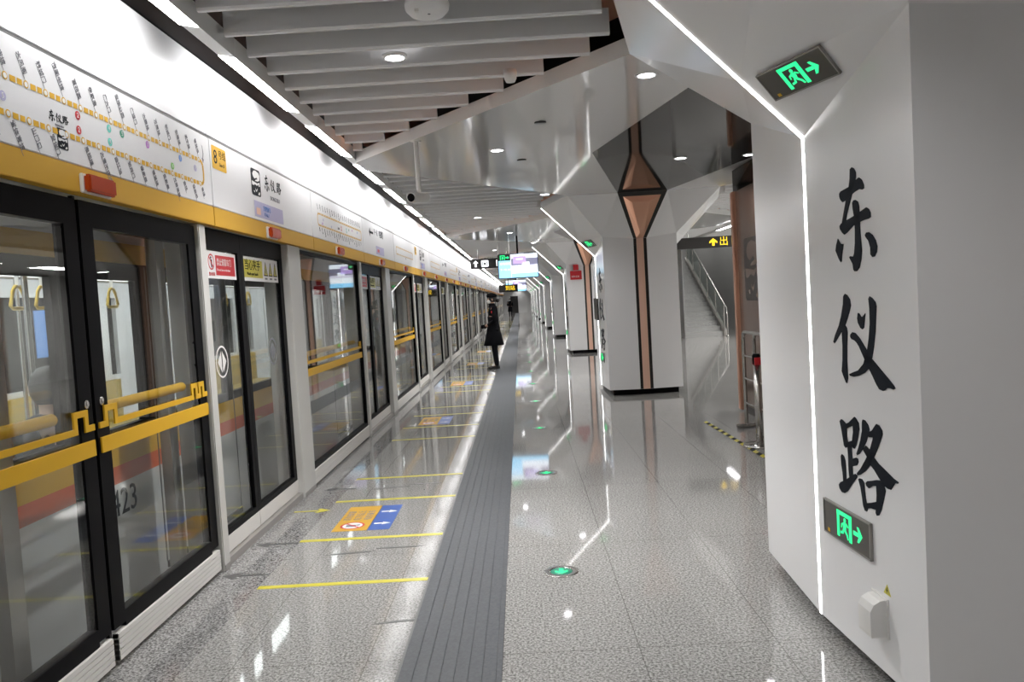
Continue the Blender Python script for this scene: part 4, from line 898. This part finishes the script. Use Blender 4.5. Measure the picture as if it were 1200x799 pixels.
for i, (x, y, rz) in enumerate(((-1.18, 4.95, .1), (-.86, 5.02, PI), (-1.2, 6.72, .1), (-.9, 6.8, PI), (-.66, 3.82, .1))):
    b = MB(); b.prism([(-.16, -.01), (.08, -.012), (.16, .0), (.08, .014), (-.10, .010)], lambda u, v, w: (u, v, w), .0012); o = b.build('worn_floor_mark', M['greydecal']); o.location = (x, y, 0); o.rotation_euler.z = rz
    tag(o, 'thin grey worn mark on the granite between yellow lines, '+nth(i), 'floor mark', 'thin grey floor marks')
# hazard tape
hz = thing('hazard_tape', 'black and yellow hazard tape on the floor beside the steel barrier', 'floor tape', (2.08, 9.2, 0))
d = Vector((2.14-2.08, 6.6-9.2, 0)); n_ = 26
for m_, par in (('tape', 0), ('ink', 1)):
    b = MB()
    for i in range(n_):
        if i % 2 == par:
            a = d*(i/n_); c = d*((i+1)/n_); b.add([(a.x-.025, a.y-.03, .0012), (a.x+.025, a.y+.03, .0012), (c.x+.025, c.y+.03, .0012), (c.x-.025, c.y-.03, .0012)], [(0, 3, 2, 1)])
    b.build('yellow_stripe' if par == 0 else 'black_stripe', M[m_], hz)

# ------------------------------------------------------------------ stair hall
lw = thing('bronze_lift_shaft', 'bronze clad lift shaft with dark station emblem beyond the near pillar', 'lift shaft', (2.68, 5.4, 0))
MB().box((0.03, 0, .09), (2.0, 4.40, 2.72)).build('cladding', M['bronze'], lw, bevel=.004)
MB().box((-.012, 4.40, .02), (.10, 4.50, 2.72)).build('copper_corner', M['copper'], lw, bevel=.01); MB().box((.03, 0, 0), (2.0, 4.40, .09)).build('plinth', M['darkframe'], lw); MB().box((.03, 0, 2.72), (2.0, 4.5, 2.985)).build('header', M['darkceil'], lw)
fb_ = lambda u, v, w: (.029-w, -u, v)
logo(lw, -(9.22-5.4), 1.75, .62, .74, M['darkframe'], M['bronze'], fb_)
bar = thing('steel_barrier', 'stainless steel hoop barrier with disc foot stored beside the bronze shaft', 'barrier', (2.44, 8.2, 0))
def hoop(x, y0, y1, z):
    b = MB(); r = .09; p = [(x, y0, .03)]
    for i in range(7): a = PI-PI/2*i/6; p.append((x, y0+r+r*math.cos(a), z-r+r*math.sin(a)))
    for i in range(7): a = PI/2-PI/2*i/6; p.append((x, y1-r+r*math.cos(a), z-r+r*math.sin(a)))
    p.append((x, y1, .03)); b.tube(p, .021, 12); return b
hoop(-.03, -.35, .45, 1.06).build('hoop_frame', M['steel'], bar); hoop(.10, -.30, .50, 1.03).build('hoop_frame', M['steel'], bar)
for z in (.80, .55, .28): MB().tube([(-.03, -.35, z), (-.03, .45, z)], .014, 10).build('cross_rail', M['steel'], bar)
for y in (-.35, .45): MB().tube([(-.14, y, .025), (.14, y, .025)], .024, 10).build('foot_bar', M['steel'], bar)
bo = thing('queue_post', 'steel queue post with red belt head and round base beside the near pillar', 'queue post', (2.235, 7.60, 0))
MB().lathe([(0, 0), (.155, 0), (.158, .012), (.15, .026), (.05, .036), (.03, .05), (0, .05)], (0, 0, 0), 30).build('round_base', M['steel'], bo); MB().lathe([(0, .04), (.032, .04), (.032, .80), (0, .80)], (0, 0, 0), 18).build('post', M['steel'], bo); MB().lathe([(0, .80), (.038, .80), (.04, .88), (.03, .9), (0, .9)], (0, 0, 0), 18).build('post_head', M['black'], bo); MB().box((-.028, -.05, .795), (.028, .05, .865)).build('red_belt', M['red'], bo)

stair = thing('staircase', 'grey stone staircase rising away behind the pillars', 'staircase', (0, 25.6, 0)); b = MB()
for i in range(17): b.box((5.3, i*.32, 0), (6.5, (i+1)*.32 if i < 16 else 9., (i+1)*.155))
b.build('steps', M['stone'], stair)
MB().add([(6.5, -.1, 0), (6.62, -.1, 0), (6.62, 5.4, 0), (6.5, 5.4, 0), (6.5, -.1, .18), (6.62, -.1, .18), (6.62, 5.4, 2.82), (6.5, 5.4, 2.82)], [(0, 1, 5, 4), (1, 2, 6, 5), (2, 3, 7, 6), (3, 0, 4, 7), (4, 5, 6, 7)]).build('stringer', M['thresh'], stair)
bal = thing('stair_balustrade', 'glass stair balustrade with stainless steel handrail', 'balustrade', (6.56, 25.6, 0))
zz = lambda y: .155+y*.485
rl = MB(); rl.tube([(0, -.35, .55), (0, -.35, .92), (0, -.1, 1.0), (0, 5.3, zz(5.3)+.95)], .028, 12); rl.build('handrail', M['steel'], bal)
for y in (0, 1.05, 2.1, 3.15, 4.2, 5.25): MB().tube([(0, y, zz(y)), (0, y, zz(y)+.93)], .024, 10).build('post', M['steel'], bal)
for i in range(5):
    y0, y1 = 1.05*i+.05, 1.05*i+1.0; MB().add([(-.005, y0, zz(y0)+.1), (-.005, y1, zz(y1)+.1), (-.005, y1, zz(y1)+.85), (-.005, y0, zz(y0)+.85), (.005, y0, zz(y0)+.1), (.005, y1, zz(y1)+.1), (.005, y1, zz(y1)+.85), (.005, y0, zz(y0)+.85)], [(0, 1, 2, 3), (7, 6, 5, 4), (0, 4, 5, 1), (3, 2, 6, 7)]).build('glass_pane', M['clear'], bal)
MB().lathe([(0, 0), (.06, 0), (.06, .03), (.03, .05), (0, .05)], (0, -.35, 0), 16).tube([(0, -.35, .03), (0, -.35, .6)], .026, 10).build('end_post', M['steel'], bal)
struct('wall_stair', MB().box((7.8, 24.5, 0), (9.4, 40, 5.38)).box((5.3, 36., 0), (7.8, 36.2, 5.38)).box((5.27, 25.6, 0), (5.295, 40, 5.38)), M['stone'], 'grey stone walls around the staircase')

# ------------------------------------------------------------------ pillar fittings
fs_ = thing('fire_sign', 'red fire equipment sign with small red box on the third pillar', 'sign', (1.54, Y0+2*PITCH-.915, 2.0))
MB().box((-.155, -.016, 0), (.155, 0, .235)).build('sign_plate', M['red'], fs_); MB().box((-.065, -.05, .25), (.075, 0, .40)).build('alarm_box', M['red'], fs_, bevel=.006); text('sign_text', '消防设施', .055, M['white'], fs_, (-.13, -.018, .08), (1, 0, 0), UZ)
for k, (dy, z0, z1, lab) in {3: (-.45, .95, 1.5, 'dark wall display on the platform face of the fourth pillar'), 1: (.3, 1.15, 1.5, 'small dark panel on the second pillar')}.items():
    o = MB().box((-.02, -.3, z0), (.0, .3, z1)).build('pillar_display', M['darkframe'], bevel=.004); o.location = (cx-.605+.03*0, cols[k]+.0, 0); tag(o, lab, 'display')
    o.location.x = cx-.612

# ------------------------------------------------------------------ people
def skin(name, joints, edges, m, parent, sub=2, root=0):
    """joints: {key: ((x,y,z), r or (rx,ry))}"""
    ks = list(joints); idx = {k: i for i, k in enumerate(ks)}
    me = bpy.data.meshes.new(name); me.from_pydata([joints[k][0] for k in ks], [(idx[a], idx[b]) for a, b in edges], [])
    o = bpy.data.objects.new(name, me); C.objects.link(o)
    sk = o.modifiers.new('skin', 'SKIN'); sk.use_smooth_shade = True
    for i, k in enumerate(ks):
        r = joints[k][1]; me.skin_vertices[0].data[i].radius = r if isinstance(r, tuple) else (r, r)
    me.skin_vertices[0].data[root].use_root = True
    s = o.modifiers.new('sub', 'SUBSURF'); s.levels = sub; s.render_levels = sub
    dg = bpy.context.evaluated_depsgraph_get(); nm = bpy.data.meshes.new_from_object(o.evaluated_get(dg)); nm.name = name
    bpy.data.objects.remove(o); nm.materials.clear(); nm.materials.append(m)
    for p in nm.polygons: p.use_smooth = True
    n = bpy.data.objects.new(name, nm); C.objects.link(n); n.parent = parent; return n
def loft(rings, m, name, parent, seg=24):
    """rings (x,y,z,rx,ry)"""
    b = MB(); vs = [(x+rx*math.cos(2*PI*i/seg), y+ry*math.sin(2*PI*i/seg), z) for x, y, z, rx, ry in rings for i in range(seg)]; fs = []
    for r in range(len(rings)-1):
        for i in range(seg): fs.append((r*seg+i, r*seg+(i+1) % seg, (r+1)*seg+(i+1) % seg, (r+1)*seg+i))
    b.add(vs, fs, True); b.add(vs[:seg], [tuple(range(seg-1, -1, -1))]); b.add(vs[-seg:], [tuple(range(seg))]); return b.build(name, m, parent)
def fingers(J, E, wrist, base, dirv, side, up, pre, L=.085):
    """palm and five fingers from a wrist joint"""
    b = Vector(base); d = Vector(dirv).normalized(); s = Vector(side).normalized(); u = Vector(up).normalized()
    J[pre+'palm'] = (b+d*.045, (.022, .034)); E.append((wrist, pre+'palm'))
    for i, (o, l) in enumerate(((-.030, .9), (-.010, 1.), (.010, .95), (.028, .75))):
        p = b+d*.085+s*o; q = p+d*L*.5*l-u*.012; r = q+d*L*.35*l-u*.03
        J[pre+'k%d' % i] = (p, .0105); J[pre+'m%d' % i] = (q, .009); J[pre+'t%d' % i] = (r, .008)
        E += [(pre+'palm', pre+'k%d' % i), (pre+'k%d' % i, pre+'m%d' % i), (pre+'m%d' % i, pre+'t%d' % i)]
    p = b+d*.03-s*.042; q = p+d*.035-s*.015-u*.008; J[pre+'tk'] = (p, .012); J[pre+'tt'] = (q, .009); E += [(pre+'palm', pre+'tk'), (pre+'tk', pre+'tt')]
def guard(loc, rz, label, simple=False):
    th = thing('person', label, 'person', loc, None, rz)
    J = {'pelvis': ((.01, 0, .93), (.10, .14)), 'waist': ((.0, 0, 1.10), (.09, .12)), 'chest': ((.01, 0, 1.30), (.10, .15)), 'neck0': ((.015, 0, 1.43), .055), 'neck': ((.0, 0, 1.50), .048), 'head': ((-.012, 0, 1.585), (.088, .075)), 'crown': ((-.005, 0, 1.66), (.075, .065)), 'nose': ((-.105, 0, 1.575), .014)}
    E = [('pelvis', 'waist'), ('waist', 'chest'), ('chest', 'neck0'), ('neck0', 'neck'), ('neck', 'head'), ('head', 'crown'), ('head', 'nose')]
    for s, p in ((-1, 'a'), (1, 'b')):
        J.update({p+'hip': ((.01, s*.09, .86), .085), p+'knee': ((-.01, s*.085, .48), .055), p+'ank': ((.03, s*.085, .08), .03), p+'toe': ((-.10, s*.088, .03), .018), p+'sh': ((.02, s*.165, 1.39), .058), p+'el': ((.06, s*.225, 1.12), .043), p+'wr': ((-.15, s*.09, 1.00), .028)})
        E += [('pelvis', p+'hip'), (p+'hip', p+'knee'), (p+'knee', p+'ank'), (p+'ank', p+'toe'), ('chest', p+'sh'), (p+'sh', p+'el'), (p+'el', p+'wr')]
        if not simple: fingers(J, E, p+'wr', (-.155, s*.085, .995), (-.75, -s*.8, -.15), (0, 0, 1), (.8, -s*.6, 0), p)
    skin('body', J, E, M['skin'], th)
    if not simple:
        for s, p in ((-1, 'a'), (1, 'b')):
            GJ = {p+'wr': ((-.15, s*.09, 1.00), .032)}; GE = []
            fingers(GJ, GE, p+'wr', (-.155, s*.085, .995), (-.75, -s*.8, -.15), (0, 0, 1), (.8, -s*.6, 0), p)
            GJ = {k: (v[0], tuple(r+.005 for r in v[1]) if isinstance(v[1], tuple) else v[1]+.004) for k, v in GJ.items()}
            skin('glove', GJ, GE, M['coat'], th)
    K = {'c': ((.012, 0, 1.30), (.125, .17)), 'n': ((.018, 0, 1.44), (.075, .085)), 'w': ((.005, 0, 1.12), (.115, .15))}; F = [('w', 'c'), ('c', 'n')]
    for s, p in ((-1, 'a'), (1, 'b')):
        K.update({p+'s': ((.02, s*.175, 1.385), .075), p+'e': ((.065, s*.235, 1.11), .063), p+'w': ((-.125, s*.10, 1.005), .05)}); F += [('c', p+'s'), (p+'s', p+'e'), (p+'e', p+'w')]
    skin('coat_upper', K, F, M['coat'], th, root=2)
    loft([(.0, 0, 1.20, .125, .165), (.005, 0, 1.06, .125, .165), (.0, 0, .95, .145, .18), (-.005, 0, .75, .185, .20), (-.012, 0, .545, .235, .225), (-.012, 0, .54, .22, .21), (0, 0, .75, .16, .18)], M['coat'], 'coat_skirt', th)
    loft([(.0, 0, 1.41, .085, .10), (-.006, 0, 1.46, .075, .085), (-.012, 0, 1.50, .072, .075), (-.012, 0, 1.505, .055, .06)], M['coat'], 'collar', th)
    T = {}; G = []
    T['p'] = ((.01, 0, .90), (.11, .13))
    for s, p in ((-1, 'a'), (1, 'b')):
        T.update({p+'h': ((.01, s*.09, .80), .095), p+'k': ((0, s*.085, .46), .072), p+'f': ((.035, s*.084, .055), .056)}); G += [('p', p+'h'), (p+'h', p+'k'), (p+'k', p+'f')]
        sh = MB(); prof = [(-.20, .012, .020), (-.185, .036, .038), (-.10, .046, .055), (-.02, .042, .075), (.06, .042, .09), (.095, .034, .07)]
        vs = []; fs = []
        for x, hw, hh in prof:
            vs += [(x, s*.088-hw, .0), (x, s*.088+hw, .0), (x, s*.088+hw*.8, hh), (x, s*.088-hw*.8, hh)]
        for i in range(len(prof)-1):
            for j in range(4): fs.append((i*4+j, i*4+(j+1) % 4, (i+1)*4+(j+1) % 4, (i+1)*4+j))
        fs += [(3, 2, 1, 0), tuple(range(len(vs)-4, len(vs)))]
        sh.add(vs, fs); sh.build('shoe', M['shoe'], th, bevel=.004)
    skin('trousers', T, G, M['trouser'], th)
    h = MB(); h.lathe([(0, .108), (.05, .098), (.083, .06), (.095, .01), (.088, -.04), (.06, -.07)], (.012, 0, 1.60), 20, 1.05, .86); h.lathe([(0, -.05), (.038, -.038), (.052, 0), (.038, .038), (0, .05)], (.125, 0, 1.565), 14); h.build('hair', M['hair'], th)
    # cap brim/front hair kept above the face; white mask over nose and mouth
    mk = MB(); mk.lathe([(.050, -.045), (.066, -.02), (.070, .012), (.055, .034)], (-.062, 0, 1.545), 16, .78, .92); mk.build('face_mask', M['white'], th)
    if not simple:
        MB().lathe([(0, -.03), (.026, -.026), (.03, 0), (.026, .026), (0, .03)], (.0, -.232, 1.30), 14, 1., .35).build('shoulder_badge', M['red'], th)
        for s in (-1, 1): MB().lathe([(0, -.022), (.012, -.015), (.014, .005), (.008, .02), (0, .024)], (.01, s*.078, 1.58), 10, 1., .5).build('ear', M['skin'], th)
        MB().lathe([(0, 0), (.11, .0), (.125, .03), (.12, .055), (.09, .085), (0, .10)], (-.002, 0, 1.640), 20, .98, .82).build('cap', M['coat'], th)
    return th
guard((-.645, 18.06, 0), 0, 'woman guard in a long black coat and face mask standing beside the tactile strip')
g2 = guard((-.92, 70., 0), PI/2, 'distant person in dark clothes walking near the end wall', True)
def passenger(x, y, label, jm, hair_m, face):
    th = thing('person', label, 'person', (x, y, 0), 'seated passengers'); f = face
    J = {'pelvis': ((0, 0, .52), (.13, .16)), 'waist': ((.03, 0, .72), (.11, .14)), 'chest': ((.0, 0, .93), (.11, .16)), 'neck0': ((-.01, 0, 1.06), .055), 'neck': ((-.02, 0, 1.12), .048), 'head': ((-.04, 0, 1.21), (.088, .078)), 'crown': ((-.03, 0, 1.29), (.075, .068)), 'nose': ((-.135, 0, 1.20), .015)}
    E = [('pelvis', 'waist'), ('waist', 'chest'), ('chest', 'neck0'), ('neck0', 'neck'), ('neck', 'head'), ('head', 'crown'), ('head', 'nose')]
    for s, p in ((-1, 'a'), (1, 'b')):
        J.update({p+'hip': ((-.08, s*.10, .50), .085), p+'knee': ((-.46, s*.11, .50), .06), p+'ank': ((-.46, s*.10, .09), .04), p+'toe': ((-.60, s*.10, .035), .03), p+'sh': ((.0, s*.18, 1.02), .06), p+'el': ((-.04, s*.25, .76), .045), p+'wr': ((-.25, s*.12, .64), .03)})
        E += [('pelvis', p+'hip'), (p+'hip', p+'knee'), (p+'knee', p+'ank'), (p+'ank', p+'toe'), ('chest', p+'sh'), (p+'sh', p+'el'), (p+'el', p+'wr')]
        fingers(J, E, p+'wr', (-.26, s*.11, .635), (-.8, -s*.5, -.2), (0, 1, 0), (0, 0, 1), p)
    skin('body', J, E, M['skin'], th)
    K = {'w': ((.01, 0, .62), (.14, .17)), 'c': ((.0, 0, .93), (.135, .18)), 'n': ((-.01, 0, 1.07), (.075, .08))}; F = [('w', 'c'), ('c', 'n')]
    for s, p in ((-1, 'a'), (1, 'b')):
        K.update({p+'s': ((.0, s*.19, 1.01), .08), p+'e': ((-.04, s*.255, .76), .065), p+'w': ((-.22, s*.13, .65), .05)}); F += [('c', p+'s'), (p+'s', p+'e'), (p+'e', p+'w')]
    skin('jacket', K, F, jm, th)
    T = {'p': ((-.02, 0, .53), (.14, .16))}; G = []
    for s, p in ((-1, 'a'), (1, 'b')):
        T.update({p+'h': ((-.12, s*.10, .51), .095), p+'k': ((-.46, s*.11, .50), .075), p+'f': ((-.46, s*.10, .10), .06)}); G += [('p', p+'h'), (p+'h', p+'k'), (p+'k', p+'f')]
    skin('trousers', T, G, M['trouser'], th)
    h = MB(); h.lathe([(0, .112), (.05, .10), (.088, .06), (.10, .01), (.094, -.05), (.07, -.10)], (-.015, 0, 1.225), 20, 1.02, .92); h.build('hair', hair_m, th)
    return th
passenger(XT-.30, 3.72, 'seated passenger in a blue jacket behind the train window', M['jacketblue'], M['hair'], 0)
passenger(XT-.30, 4.36, 'seated passenger in dark jacket behind the window, near the escape door stiles', M['jacketdark'], M['hair'], 0)
passenger(XT-2.15, 4.75, 'seated passenger on the far bench of the train in dark clothes', M['jacketdark'], M['hair'], 0).rotation_euler.z = PI
